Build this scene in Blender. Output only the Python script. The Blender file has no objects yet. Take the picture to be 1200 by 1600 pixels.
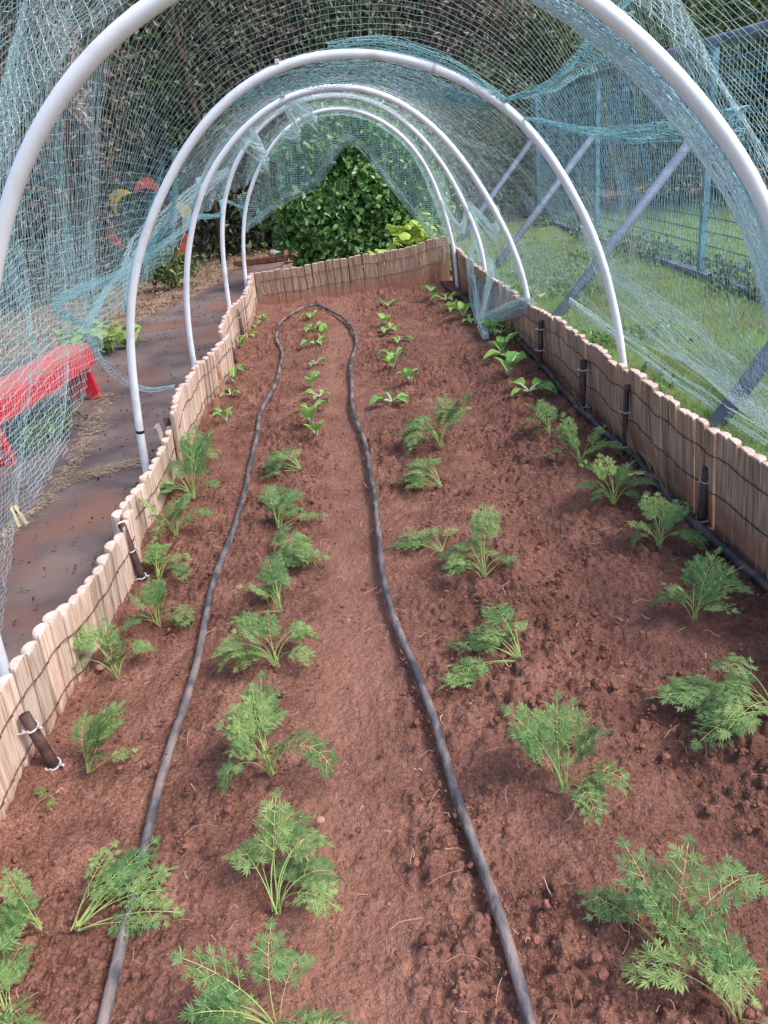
import bpy, math, random
import numpy as np
from mathutils import Vector, Matrix

# ------------------------------------------------------------------ camera, sky, sun, exposure
C = bpy.context.scene
cam_d = bpy.data.cameras.new('camera'); cam = bpy.data.objects.new('camera', cam_d)
C.collection.objects.link(cam); C.camera = cam
cam_d.sensor_fit = 'VERTICAL'; cam_d.sensor_height = 36.0; cam_d.sensor_width = 27.0
cam_d.lens = 36.0 * 1180 / 1600; cam_d.clip_start = 0.05; cam_d.clip_end = 200
cam.matrix_world = Matrix(((0.99167, 0.1288, 0.0, 0.0), (-0.05646, 0.43472, -0.89879, 0.0),
                           (-0.11576, 0.89131, 0.43837, 1.15), (0, 0, 0, 1)))
SUN_EL, SUN_AZ = 52, 112           # azimuth clockwise from +Y (the far end of the bed)
w = bpy.data.worlds.new('World'); C.world = w; w.use_nodes = True
nt = w.node_tree; sky = nt.nodes.new('ShaderNodeTexSky'); sky.sky_type = 'NISHITA'
sky.sun_disc = False; sky.sun_elevation = math.radians(SUN_EL); sky.sun_rotation = math.radians(SUN_AZ)
sky.air_density = 1.0; sky.dust_density = 2.5; sky.ozone_density = 0.6
nt.links.new(sky.outputs[0], nt.nodes['Background'].inputs[0]); nt.nodes['Background'].inputs[1].default_value = 0.15
sd = bpy.data.lights.new('sun', 'SUN'); sd.energy = 1.7; sd.angle = math.radians(15); sd.color = (1.0, 0.93, 0.86)
sun = bpy.data.objects.new('sun', sd); C.collection.objects.link(sun)
el, az = math.radians(SUN_EL), math.radians(SUN_AZ)
sdir = Vector((math.sin(az) * math.cos(el), math.cos(az) * math.cos(el), math.sin(el)))
sun.rotation_euler = sdir.to_track_quat('Z', 'Y').to_euler(); sun.location = sdir * 20
C.view_settings.view_transform = 'Standard'; C.view_settings.look = 'None'
C.view_settings.exposure = 1.03; C.view_settings.gamma = 1.0; C.view_settings.use_curve_mapping = False

rnd = random.Random(7); rs = np.random.RandomState(11)
COL = C.collection

# ------------------------------------------------------------------ helpers
def vnoise(x, y, seed=0):
    x = np.asarray(x, float) + 1000.0; y = np.asarray(y, float) + 1000.0
    xi = np.floor(x).astype(np.int64); yi = np.floor(y).astype(np.int64)
    fx = x - xi; fy = y - yi; fx = fx * fx * (3 - 2 * fx); fy = fy * fy * (3 - 2 * fy)
    def h(a, b):
        n = (a * 374761393 + b * 668265263 + seed * 1442695041) & 0xffffffff
        n = ((n ^ (n >> 13)) * 1274126177) & 0xffffffff
        return ((n ^ (n >> 16)) & 0xffff) / 65535.0
    return (h(xi, yi) * (1 - fx) + h(xi + 1, yi) * fx) * (1 - fy) + (h(xi, yi + 1) * (1 - fx) + h(xi + 1, yi + 1) * fx) * fy
def fbm(x, y, seed=0, o=4):
    s = 0; a = 0.5
    for k in range(o):
        s = s + a * (vnoise(x * 2 ** k, y * 2 ** k, seed + k * 17) - 0.5); a *= 0.5
    return s
def cells(x, y, size, seed, rmin=0.25, rmax=0.62):
    """height field of rounded lumps, one jittered lump per cell"""
    X = x / size; Y = y / size; xi = np.floor(X).astype(np.int64) + 5000; yi = np.floor(Y).astype(np.int64) + 5000
    X = X + 5000; Y = Y + 5000
    tab = np.random.RandomState(seed).rand(4, 256, 256)
    out = np.zeros_like(X)
    for dx in (-1, 0, 1):
        for dy in (-1, 0, 1):
            a = xi + dx; b = yi + dy; ia = a % 256; ib = b % 256
            cx = a + tab[0, ia, ib]; cy = b + tab[1, ia, ib]; r = rmin + (rmax - rmin) * tab[2, ia, ib] ** 2
            d2 = ((X - cx) ** 2 + (Y - cy) ** 2 * (0.8 + 0.5 * tab[3, ia, ib]))
            out = np.maximum(out, np.sqrt(np.maximum(r * r - d2, 0)))
    return out * size

def np_mesh(name, verts, faces_list, smooth=False, mat_idx=None):
    """faces_list: list of (n,k) index arrays"""
    me = bpy.data.meshes.new(name)
    verts = np.asarray(verts, np.float32); me.vertices.add(len(verts)); me.vertices.foreach_set('co', verts.ravel())
    fl = [np.asarray(f, np.int32) for f in faces_list if len(f)]
    tot = np.concatenate([np.full(len(f), f.shape[1], np.int32) for f in fl])
    idx = np.concatenate([f.ravel() for f in fl])
    me.loops.add(len(idx)); me.loops.foreach_set('vertex_index', idx)
    me.polygons.add(len(tot)); st = np.concatenate([[0], np.cumsum(tot)[:-1]]).astype(np.int32)
    me.polygons.foreach_set('loop_start', st); me.polygons.foreach_set('loop_total', tot)
    me.polygons.foreach_set('use_smooth', np.full(len(tot), bool(smooth)))
    if mat_idx is not None: me.polygons.foreach_set('material_index', np.asarray(mat_idx, np.int32))
    me.update(calc_edges=True); return me

class MB:
    def __init__(s): s.v = []; s.f = []; s.m = []; s.cur = 0
    def add(s, vs, fs):
        o = len(s.v); s.v.extend([tuple(v) for v in vs])
        for f in fs: s.f.append(tuple(i + o for i in f)); s.m.append(s.cur)
    def box(s, x0, x1, y0, y1, z0, z1):
        s.add([(x0,y0,z0),(x1,y0,z0),(x1,y1,z0),(x0,y1,z0),(x0,y0,z1),(x1,y0,z1),(x1,y1,z1),(x0,y1,z1)],
              [(0,3,2,1),(4,5,6,7),(0,1,5,4),(1,2,6,5),(2,3,7,6),(3,0,4,7)])
    def tube(s, pts, r, n=6, cap=True):
        pts = [Vector(p) for p in pts]; R = r if hasattr(r, '__len__') else [r] * len(pts)
        vs = []; ref = None
        for i, p in enumerate(pts):
            t = (pts[min(i + 1, len(pts) - 1)] - pts[max(i - 1, 0)])
            t = t.normalized() if t.length > 1e-9 else Vector((0, 0, 1))
            if ref is None: ref = t.orthogonal().normalized()
            ref = (ref - t * ref.dot(t)); ref = ref.normalized() if ref.length > 1e-6 else t.orthogonal().normalized()
            b = t.cross(ref)
            for k in range(n):
                a = 2 * math.pi * k / n; vs.append(p + (ref * math.cos(a) + b * math.sin(a)) * R[i])
        fs = [(i*n+k, i*n+(k+1)%n, (i+1)*n+(k+1)%n, (i+1)*n+k) for i in range(len(pts)-1) for k in range(n)]
        if cap: fs += [tuple(range(n))[::-1], tuple((len(pts)-1)*n+k for k in range(n))]
        s.add(vs, fs)
    def mesh(s, name, mats, smooth=False):
        me = bpy.data.meshes.new(name); me.from_pydata(s.v, [], s.f)
        for m in (mats if isinstance(mats, (list, tuple)) else [mats]): me.materials.append(m)
        me.polygons.foreach_set('material_index', s.m)
        me.polygons.foreach_set('use_smooth', [smooth] * len(s.f)); me.update(); return me

def place(name, me, parent=None, mat=None, loc=None, rot=None, scale=None, label=None, cat=None, group=None, kind=None):
    o = bpy.data.objects.new(name, me); COL.objects.link(o)
    if mat is not None and me is not None: me.materials.append(mat)
    if parent is not None: o.parent = parent
    if loc is not None: o.location = loc
    if rot is not None: o.rotation_euler = rot
    if scale is not None: o.scale = scale if hasattr(scale, '__len__') else (scale,) * 3
    for k, v in (('label', label), ('category', cat), ('group', group), ('kind', kind)):
        if v: o[k] = v
    return o
def thing(name, label, cat, loc=(0, 0, 0), rz=0, group=None):
    return place(name, None, None, loc=loc, rot=(0, 0, rz), label=label, cat=cat, group=group)

# ------------------------------------------------------------------ materials
def mat(name, col, rough=0.8, noise=None, bump=0.0, bscale=200, spec=0.3, isl=0.0, obj=0.0, col2=None, nscale=8, stretch=(1,1,1), trans=0.0, metal=0.0, lo=0.35, hi=0.65, detail=6, hue=0.02):
    m = bpy.data.materials.new(name); m.use_nodes = True; n = m.node_tree.nodes; l = m.node_tree.links
    b = n['Principled BSDF']; b.inputs['Roughness'].default_value = rough; b.inputs['Specular IOR Level'].default_value = spec
    b.inputs['Metallic'].default_value = metal
    tc = n.new('ShaderNodeTexCoord'); mp = n.new('ShaderNodeMapping'); mp.inputs['Scale'].default_value = stretch
    l.new(tc.outputs['Object'], mp.inputs['Vector'])
    vec = mp.outputs['Vector']
    if obj:
        oi = n.new('ShaderNodeObjectInfo'); ad = n.new('ShaderNodeVectorMath'); ad.operation = 'ADD'
        mul = n.new('ShaderNodeMath'); mul.operation = 'MULTIPLY'; mul.inputs[1].default_value = 37.0
        l.new(oi.outputs['Random'], mul.inputs[0]); l.new(vec, ad.inputs[0]); l.new(mul.outputs[0], ad.inputs[1]); vec = ad.outputs[0]
    c2 = col2 if col2 else tuple(min(1, c * 0.6) for c in col)
    tex = n.new('ShaderNodeTexNoise'); tex.inputs['Scale'].default_value = nscale; tex.inputs['Detail'].default_value = detail
    l.new(vec, tex.inputs['Vector'])
    rp = n.new('ShaderNodeValToRGB'); rp.color_ramp.elements[0].position = lo; rp.color_ramp.elements[1].position = hi
    rp.color_ramp.elements[0].color = (*c2, 1); rp.color_ramp.elements[1].color = (*col, 1)
    l.new(tex.outputs['Fac'], rp.inputs['Fac']); out = rp.outputs['Color']
    if isl or obj:
        if isl: g = n.new('ShaderNodeNewGeometry'); src = g.outputs['Random Per Island']; amt = isl
        else: src = oi.outputs['Random']; amt = obj
        mr = n.new('ShaderNodeMapRange'); mr.inputs['To Min'].default_value = 1 - amt; mr.inputs['To Max'].default_value = 1 + amt
        l.new(src, mr.inputs['Value'])
        hs = n.new('ShaderNodeHueSaturation'); l.new(out, hs.inputs['Color']); l.new(mr.outputs[0], hs.inputs['Value'])
        mr2 = n.new('ShaderNodeMapRange'); mr2.inputs['To Min'].default_value = 0.5 + hue; mr2.inputs['To Max'].default_value = 0.5 - hue
        l.new(src, mr2.inputs['Value']); l.new(mr2.outputs[0], hs.inputs['Hue']); out = hs.outputs['Color']
    l.new(out, b.inputs['Base Color'])
    if bump:
        t2 = n.new('ShaderNodeTexNoise'); t2.inputs['Scale'].default_value = bscale; t2.inputs['Detail'].default_value = 5; l.new(vec, t2.inputs['Vector'])
        bp = n.new('ShaderNodeBump'); bp.inputs['Strength'].default_value = bump; bp.inputs['Distance'].default_value = 0.01
        l.new(t2.outputs['Fac'], bp.inputs['Height']); l.new(bp.outputs[0], b.inputs['Normal'])
    if trans:
        tr = n.new('ShaderNodeBsdfTranslucent'); mx = n.new('ShaderNodeMixShader'); mx.inputs[0].default_value = trans
        l.new(out, tr.inputs['Color']); l.new(b.outputs[0], mx.inputs[1]); l.new(tr.outputs[0], mx.inputs[2])
        l.new(mx.outputs[0], n['Material Output'].inputs['Surface'])
    return m

def soil_mat():
    m = bpy.data.materials.new('soil'); m.use_nodes = True; n = m.node_tree.nodes; l = m.node_tree.links
    b = n['Principled BSDF']; b.inputs['Roughness'].default_value = 0.95; b.inputs['Specular IOR Level'].default_value = 0.15
    tc = n.new('ShaderNodeTexCoord'); V = tc.outputs['Object']
    def noise(sc, det=6, vec=V):
        t = n.new('ShaderNodeTexNoise'); t.inputs['Scale'].default_value = sc; t.inputs['Detail'].default_value = det; l.new(vec, t.inputs['Vector']); return t.outputs['Fac']
    def ramp(src, els):
        r = n.new('ShaderNodeValToRGB')
        while len(r.color_ramp.elements) < len(els): r.color_ramp.elements.new(0.5)
        for e, (p, c) in zip(r.color_ramp.elements, els): e.position = p; e.color = (*c, 1)
        l.new(src, r.inputs['Fac']); return r.outputs['Color']
    def mix(f, a, c, mode='MIX'):
        x = n.new('ShaderNodeMix'); x.data_type = 'RGBA'; x.blend_type = mode
        if isinstance(f, float): x.inputs[0].default_value = f
        else: l.new(f, x.inputs[0])
        l.new(a, x.inputs[6]); l.new(c, x.inputs[7]); return x.outputs[2]
    base = ramp(noise(9), [(0.3, (0.165, 0.076, 0.056)), (0.55, (0.255, 0.124, 0.092)), (0.75, (0.35, 0.180, 0.136))])
    fine = ramp(noise(160, 3), [(0.3, (0.45, 0.42, 0.42)), (0.55, (1.0, 1.0, 1.0)), (0.75, (1.5, 1.55, 1.55))])
    c = mix(0.8, base, fine, 'MULTIPLY')
    at = n.new('ShaderNodeAttribute'); at.attribute_name = 'dry'
    dry = ramp(noise(30), [(0.3, (0.27, 0.130, 0.092)), (0.7, (0.36, 0.185, 0.137))])
    c = mix(at.outputs['Fac'], c, dry)
    at2 = n.new('ShaderNodeAttribute'); at2.attribute_name = 'damp_shade'
    damp_shade_tone = ramp(noise(22), [(0.3, (0.110, 0.050, 0.041)), (0.7, (0.180, 0.085, 0.067))])  # dark tone for moist patches and for the painted shade strip
    c = mix(at2.outputs['Fac'], c, damp_shade_tone)
    vo = n.new('ShaderNodeTexVoronoi'); vo.inputs['Scale'].default_value = 45; l.new(V, vo.inputs['Vector'])
    speck = ramp(vo.outputs['Distance'], [(0.0, (1, 1, 1)), (0.07, (1, 1, 1)), (0.10, (0, 0, 0))])
    gate = ramp(noise(14, 2), [(0.57, (0, 0, 0)), (0.62, (1, 1, 1))])
    sm = mix(1.0, speck, gate, 'MULTIPLY')
    straw = n.new('ShaderNodeRGB'); straw.outputs[0].default_value = (0.42, 0.24, 0.17, 1)
    c = mix(sm, c, straw.outputs[0])
    l.new(c, b.inputs['Base Color'])
    bp = n.new('ShaderNodeBump'); bp.inputs['Strength'].default_value = 0.9; bp.inputs['Distance'].default_value = 0.006; l.new(noise(260, 5), bp.inputs['Height'])
    bp2 = n.new('ShaderNodeBump'); bp2.inputs['Strength'].default_value = 0.8; bp2.inputs['Distance'].default_value = 0.012; l.new(noise(70, 4), bp2.inputs['Height'])
    l.new(bp.outputs[0], bp2.inputs['Normal']); l.new(bp2.outputs[0], b.inputs['Normal'])
    return m
M_SOIL = soil_mat()
M_CLOD = mat('clod', (0.29, 0.138, 0.10), 0.95, bump=0.9, bscale=150, isl=0.25, hue=0.004, col2=(0.15, 0.064, 0.05), nscale=25, spec=0.1)
M_MATT = mat('weed_mat', (0.20, 0.155, 0.145), 0.85, bump=0.7, bscale=160, col2=(0.10, 0.08, 0.082), nscale=3.5, spec=0.2, detail=12, lo=0.36, hi=0.66)
def dusty(m, col, sc, lo, hi):
    n = m.node_tree.nodes; l = m.node_tree.links; b = n['Principled BSDF']; src = b.inputs['Base Color'].links[0].from_socket
    tc = n.new('ShaderNodeTexCoord'); t = n.new('ShaderNodeTexNoise'); t.inputs['Scale'].default_value = sc; t.inputs['Detail'].default_value = 8; l.new(tc.outputs['Object'], t.inputs['Vector'])
    r = n.new('ShaderNodeMapRange'); r.inputs['From Min'].default_value = lo; r.inputs['From Max'].default_value = hi; l.new(t.outputs['Fac'], r.inputs['Value'])
    x = n.new('ShaderNodeMix'); x.data_type = 'RGBA'; l.new(r.outputs[0], x.inputs[0]); l.new(src, x.inputs[6]); x.inputs[7].default_value = (*col, 1); l.new(x.outputs[2], b.inputs['Base Color'])
dusty(M_MATT, (0.23, 0.115, 0.085), 1.3, .50, .68)
M_LITTER = mat('litter_ground', (0.30, 0.21, 0.15), 0.95, bump=0.8, bscale=40, col2=(0.13, 0.085, 0.06), nscale=6)
M_LAWN = mat('lawn_ground', (0.15, 0.25, 0.07), 0.95, bump=0.8, bscale=40, col2=(0.14, 0.15, 0.07), nscale=3)
M_HILL = mat('hillside', (0.05, 0.045, 0.03), 0.95, bump=0.8, bscale=6, col2=(0.02, 0.022, 0.015), nscale=1.5)
M_GRASS = mat('grass_blade', (0.30, 0.48, 0.15), 0.7, isl=0.4, col2=(0.22, 0.37, 0.11), nscale=0.9, trans=0.3)
M_DRYG = mat('dry_stem', (0.50, 0.40, 0.26), 0.8, isl=0.3)
M_ROOT = mat('root', (0.46, 0.28, 0.20), 0.85, isl=0.3, hue=0.005)
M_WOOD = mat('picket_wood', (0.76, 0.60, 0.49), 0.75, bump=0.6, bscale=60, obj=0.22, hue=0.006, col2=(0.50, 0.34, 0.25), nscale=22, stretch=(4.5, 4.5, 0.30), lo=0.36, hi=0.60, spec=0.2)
M_WOODD = mat('picket_wood_shaded_brown', (0.47, 0.325, 0.24), 0.8, bump=0.35, bscale=60, obj=0.15, hue=0.005, col2=(0.23, 0.15, 0.11), nscale=22, stretch=(4.5, 4.5, 0.30), lo=0.36, hi=0.62, spec=0.15)  # browner picket wood, shade on the rolls partly put into the colour
def splash(m):
    n = m.node_tree.nodes; l = m.node_tree.links; b = n['Principled BSDF']; src = b.inputs['Base Color'].links[0].from_socket
    tc = n.new('ShaderNodeTexCoord'); sp = n.new('ShaderNodeSeparateXYZ'); l.new(tc.outputs['Object'], sp.inputs[0]); t = n.new('ShaderNodeTexNoise'); t.inputs['Scale'].default_value = 35; t.inputs['Detail'].default_value = 8
    oi = n.new('ShaderNodeObjectInfo'); ad = n.new('ShaderNodeVectorMath'); l.new(tc.outputs['Object'], ad.inputs[0]); l.new(oi.outputs['Location'], ad.inputs[1]); l.new(ad.outputs[0], t.inputs['Vector'])
    r = n.new('ShaderNodeMapRange'); r.inputs['From Min'].default_value = .16; r.inputs['From Max'].default_value = .27; r.inputs['To Min'].default_value = .36; r.inputs['To Max'].default_value = -.35; l.new(sp.outputs[2], r.inputs['Value'])
    a = n.new('ShaderNodeMath'); a.operation = 'ADD'; l.new(r.outputs[0], a.inputs[0]); l.new(t.outputs['Fac'], a.inputs[1]); r2 = n.new('ShaderNodeMapRange'); r2.inputs['From Min'].default_value = .55; r2.inputs['From Max'].default_value = .95; l.new(a.outputs[0], r2.inputs['Value'])
    x = n.new('ShaderNodeMix'); x.data_type = 'RGBA'; l.new(r2.outputs[0], x.inputs[0]); l.new(src, x.inputs[6]); x.inputs[7].default_value = (0.36, 0.17, 0.115, 1); l.new(x.outputs[2], b.inputs['Base Color'])
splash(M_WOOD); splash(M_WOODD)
M_END = mat('picket_end', (0.72, 0.56, 0.50), 0.85, obj=0.1, hue=0.004, col2=(0.55, 0.39, 0.33), nscale=60, spec=0.15)
M_WIRE = mat('binding_wire', (0.14, 0.075, 0.06), 0.7, nscale=60, metal=0.2)
M_RUST = mat('rusty_pipe', (0.12, 0.065, 0.055), 0.65, bump=0.3, bscale=80, col2=(0.03, 0.02, 0.02), nscale=30)
M_TIE = mat('tie_plastic', (0.75, 0.72, 0.72), 0.45)
M_PVC = mat('pvc_white', (0.82, 0.85, 0.91), 0.38, col2=(0.74, 0.78, 0.85), nscale=5, spec=0.5)
dusty(M_PVC, (0.62, 0.58, 0.56), 9, .56, .74)
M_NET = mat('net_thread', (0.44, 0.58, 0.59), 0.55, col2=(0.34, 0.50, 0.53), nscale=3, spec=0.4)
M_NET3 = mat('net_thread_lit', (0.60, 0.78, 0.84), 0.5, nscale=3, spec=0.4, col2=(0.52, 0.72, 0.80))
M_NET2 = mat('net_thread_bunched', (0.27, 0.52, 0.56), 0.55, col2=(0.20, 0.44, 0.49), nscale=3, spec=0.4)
M_PIPE = mat('dusty_pipe', (0.055, 0.058, 0.07), 0.6, bump=0.5, bscale=120, col2=(0.24, 0.19, 0.18), nscale=26, lo=0.38, hi=0.58, spec=0.4, detail=10, stretch=(1, .45, 1))
M_BLACK = mat('black_pipe', (0.03, 0.03, 0.04), 0.45, col2=(0.10, 0.075, 0.075), nscale=14, lo=0.38, hi=0.55, spec=0.5)
M_HOLE = mat('dark_plastic', (0.02, 0.02, 0.02), 0.6)
M_LEAF = mat('carrot_leaf', (0.225, 0.345, 0.115), 0.55, obj=0.28, hue=0.03, col2=(0.115, 0.235, 0.08), nscale=14, trans=0.25, spec=0.4)
M_STEM = mat('carrot_stem', (0.46, 0.58, 0.22), 0.5, col2=(0.32, 0.47, 0.15), nscale=20, trans=0.15)
M_LET = mat('lettuce_leaf', (0.27, 0.47, 0.10), 0.5, obj=0.25, col2=(0.17, 0.36, 0.08), nscale=20, trans=0.3, bump=0.2, bscale=60)
M_LETP = mat('lettuce_rib', (0.66, 0.74, 0.52), 0.5, nscale=15, trans=0.2, col2=(0.36, 0.5, 0.26))
M_RED = mat('red_paint', (0.62, 0.022, 0.035), 0.42, bump=0.15, bscale=25, col2=(0.46, 0.018, 0.03), nscale=5, spec=0.5, stretch=(1, 4, 1))
M_REDD = mat('red_paint_dusty', (0.62, 0.07, 0.075), 0.6, col2=(0.42, 0.16, 0.13), nscale=5, stretch=(3, 1, 1))
M_FENCE = mat('fence_metal', (0.17, 0.38, 0.50), 0.5, col2=(0.07, 0.15, 0.22), nscale=6, spec=0.4)
M_RAIL = mat('fence_rail', (0.22, 0.27, 0.36), 0.5, col2=(0.11, 0.14, 0.21), nscale=6)
M_BRACE = mat('brace_metal', (0.19, 0.23, 0.34), 0.5, col2=(0.13, 0.16, 0.25), nscale=8)
M_SHRUB = mat('shrub_leaf', (0.15, 0.30, 0.085), 0.36, isl=0.5, col2=(0.09, 0.21, 0.06), nscale=4, trans=0.15, spec=0.5)
M_LIME = mat('lime_leaf', (0.50, 0.64, 0.13), 0.5, obj=0.2, isl=0.15, col2=(0.27, 0.42, 0.08), nscale=8, trans=0.3)
M_SQ = mat('squash_leaf', (0.36, 0.50, 0.13), 0.55, obj=0.2, isl=0.15, col2=(0.15, 0.27, 0.06), nscale=10, trans=0.3)
M_DARKL = mat('dark_leaf', (0.13, 0.175, 0.09), 0.5, isl=0.6, col2=(0.075, 0.10, 0.06), nscale=2, trans=0.15)
M_BROWNL = mat('dry_leaf', (0.21, 0.16, 0.125), 0.8, isl=0.6, col2=(0.10, 0.08, 0.065), nscale=2.5, trans=0.1)
M_HEDGE = mat('hedge_leaf', (0.16, 0.23, 0.08), 0.5, isl=0.6, col2=(0.07, 0.11, 0.045), nscale=2, trans=0.2)
M_PALEL = mat('silver_dry_leaf', (0.50, 0.42, 0.37), 0.75, isl=0.35, trans=0.15)
M_TAN = mat('tan_dry_leaf', (0.36, 0.27, 0.18), 0.8, isl=0.5, trans=0.15)
M_BARK = mat('bark', (0.12, 0.085, 0.065), 0.9, bump=0.8, bscale=30, col2=(0.05, 0.035, 0.03), nscale=8, stretch=(2, 2, 0.4))
dusty(M_RED, (0.42, 0.15, 0.12), 14, .56, .70)
M_YEL = mat('yellow_paint', (0.72, 0.52, 0.03), 0.5)
M_RP = mat('orange_red_paint', (0.60, 0.10, 0.05), 0.5)
M_RUB = mat('tyre_rubber', (0.025, 0.028, 0.035), 0.8)
M_BLUE = mat('blue_paint', (0.06, 0.12, 0.40), 0.5)
M_PEG = mat('peg', (0.72, 0.66, 0.42), 0.6, nscale=30)
M_STONE = mat('stone', (0.40, 0.33, 0.30), 0.85, bump=0.6, bscale=20, nscale=12)
M_BRICKR = mat('kerb_red', (0.16, 0.06, 0.045), 0.85, bump=0.4, bscale=30, nscale=12)

# ------------------------------------------------------------------ terrain heights
GZ = -0.08
def soil_low(x, y):
    x = np.asarray(x, float); y = np.asarray(y, float)
    z = 0.012 * fbm(x * 1.3, y * 0.8, 3, 3)
    path = np.exp(-((x + 0.13 + 0.02 * np.sin(y * 2)) / 0.10) ** 2)
    trough = np.exp(-((x - 0.5 - 0.03 * np.sin(y * 1.7)) / 0.10) ** 2)
    row = np.exp(-((x - 0.28) / 0.12) ** 2) + 0.8 * np.exp(-((x + 0.33) / 0.10) ** 2) + 0.6 * np.exp(-((x - 0.76) / 0.1) ** 2)
    return z - 0.012 * path - 0.026 * trough + 0.008 * row + 0.018 * (fbm(x * 4.5, y * 4.5, 9, 3))
def sz(x, y): return float(soil_low(np.array([x]), np.array([y]))[0])

# ------------------------------------------------------------------ measured layout (metres)
CARROTS = [(-0.621, 0.89, 0.61, 0.21, 11, 1.0, 'feathery carrot plant in the left row, foliage flopped across the grey pipe near the bottom'),
 (-0.687, 0.901, 2.85, 0.15, 9, 0.7, 'carrot plant leaning left to the frame edge, beside the one flopped across the pipe'),
 (-0.671, 0.737, 1.29, 0.2, 10, 0.3, 'large carrot plant cut off by the bottom left corner of the bed'),
 (-0.709, 1.269, 0.76, 0.17, 9, 0.8, 'carrot plant with leaning fronds beside the nearest left stake'),
 (-0.76, 1.194, -2.36, 0.06, 3, 0.8, 'tiny carrot seedling alone by the foot of the near left pickets'),
 (-0.732, 1.598, 1.51, 0.15, 7, 0.3, 'straggly carrot plant split into two sides beside the pale near left pickets'),
 (-0.673, 1.816, 1.88, 0.12, 10, 0.5, 'compact bright carrot clump, second of the pair near the second left stake'),
 (-0.724, 2.074, 1.04, 0.13, 9, 0.8, 'rounded carrot clump arching right, just behind the compact bright one'),
 (-0.784, 2.141, 2.02, 0.06, 3, 0.2, 'sprig of carrot leaf tucked against the left picket foot'),
 (-0.733, 2.379, 1.76, 0.16, 9, 0.2, 'carrot plant with a pale stem bundle and fronds to both sides by the left border'),
 (-0.722, 2.685, 1.86, 0.24, 11, 0.5, 'tall bushy carrot plant against the left pickets at the overlap of two rolls'),
 (-0.748, 2.983, 1.47, 0.16, 8, 0.3, 'dense carrot plant last in the left row before the seedlings start'),
 (-0.269, 0.87, 1.03, 0.19, 12, 0.7, 'upright carrot plant near the bottom, behind the long stemmed one'),
 (-0.252, 0.672, 1.52, 0.2, 11, 0.3, 'long stemmed carrot plant at the bottom edge between the two grey pipes'),
 (-0.302, 1.186, 1.98, 0.18, 10, 0.1, 'wide spreading carrot plant with three open arms between the pipes'),
 (-0.215, 1.211, 1.57, 0.045, 3, 0.0, 'single tiny carrot leaf lying right of the wide spreading plant'),
 (-0.319, 1.555, 1.31, 0.15, 10, 0.3, 'carrot plant with fan of pale stems between the pipes, fronds drooping right'),
 (-0.322, 1.8, 2.15, 0.16, 10, 0.7, 'carrot plant leaning towards the left grey pipe, long arching stems'),
 (-0.357, 2.092, 0.08, 0.15, 10, 0.8, 'dark green carrot plant spilling right towards the smooth soil path'),
 (-0.363, 2.324, 0.72, 0.15, 9, 0.8, 'carrot plant arching right, directly behind the dark green spilling one'),
 (-0.4, 2.487, 1.07, 0.13, 9, 0.7, 'low arched carrot plant between the pipes with fronds bent right'),
 (-0.311, 2.817, 2.54, 0.15, 9, 1.0, 'fallen carrot plant resting its leaves over the left grey pipe'),
 (-0.459, 2.593, 1.68, 0.05, 3, 0.0, 'tiny carrot sprig standing right beside the left pipe'),
 (0.272, 1.042, 0.79, 0.2, 12, 0.4, 'carrot plant with a bright upright shoot right of the right pipe, standing alone'),
 (0.279, 1.443, 2.5, 0.17, 9, 1.0, 'carrot plant lying flat to the left on cloddy soil'),
 (0.256, 1.84, 1.87, 0.17, 11, 0.7, 'carrot plant with thick green stem bundle leaning left, right of the right pipe'),
 (0.16, 2.029, 2.03, 0.13, 6, 1.0, 'pale blue green carrot fronds lying left just behind the thick stemmed plant'),
 (0.213, 2.481, 2.83, 0.16, 10, 1.0, 'carrot plant fallen left until it touches the right grey pipe'),
 (0.166, 2.615, 1.47, 0.1, 4, 0.2, 'bright yellow green upright carrot shoot behind the fallen plant'),
 (0.266, 2.868, 1.54, 0.2, 12, 0.2, 'wide carrot plant, last one in its row before the lettuce seedlings'),
 (0.34, 0.697, 0.56, 0.19, 11, 0.7, 'big carrot plant at bottom right with arching stems and one low leaf to the left'),
 (0.393, 0.606, 0.5, 0.17, 8, 0.3, 'carrot plant cut off by the bottom right corner'),
 (0.736, 1.169, 2.66, 0.17, 11, 0.9, 'carrot plant leaning in from the right edge of the frame'),
 (0.726, 1.517, 1.17, 0.15, 11, 0.3, 'bright green carrot plant with two outspread leaves beside the right black pipe'),
 (0.779, 1.879, 1.2, 0.15, 11, 0.5, 'carrot plant with long straight stems, second of the row along the right border'),
 (0.745, 2.185, 1.17, 0.17, 11, 0.4, 'tall carrot plant bowed above the black pipe, third along the right border'),
 (0.74, 2.528, 1.15, 0.14, 9, 0.5, "carrot plant fourth along the right border, leaves touching the pickets' shade"),
 (0.7, 2.835, 1.39, 0.15, 9, 0.5, 'last carrot plant along the right border, low and spreading')]
SEEDLINGS = {'a': [(-0.771, 6.123), (-0.791, 5.804), (-0.805, 5.471), (-0.815, 5.152), (-0.784, 4.538), (-0.761, 4.279), (-0.754, 4.052), (-0.744, 3.718), (-0.714, 3.587)], 'b': [(-0.359, 5.888), (-0.33, 5.402), (-0.31, 4.969), (-0.27, 5.092), (-0.296, 4.446), (-0.298, 3.971), (-0.253, 3.79), (-0.293, 3.565), (-0.28, 3.344), (-0.255, 3.189)], 'c': [(0.238, 5.923), (0.177, 5.308), (0.182, 5.102), (0.235, 4.758), (0.178, 4.415), (0.152, 4.142), (0.223, 3.807), (0.106, 3.551)], 'd': [(0.609, 6.069), (0.674, 5.832), (0.699, 5.491), (0.712, 5.211), (0.742, 5.066), (0.797, 4.616), (0.856, 4.635), (0.766, 4.141), (0.793, 4.043), (0.719, 3.72), (0.753, 3.428)]}
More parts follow.
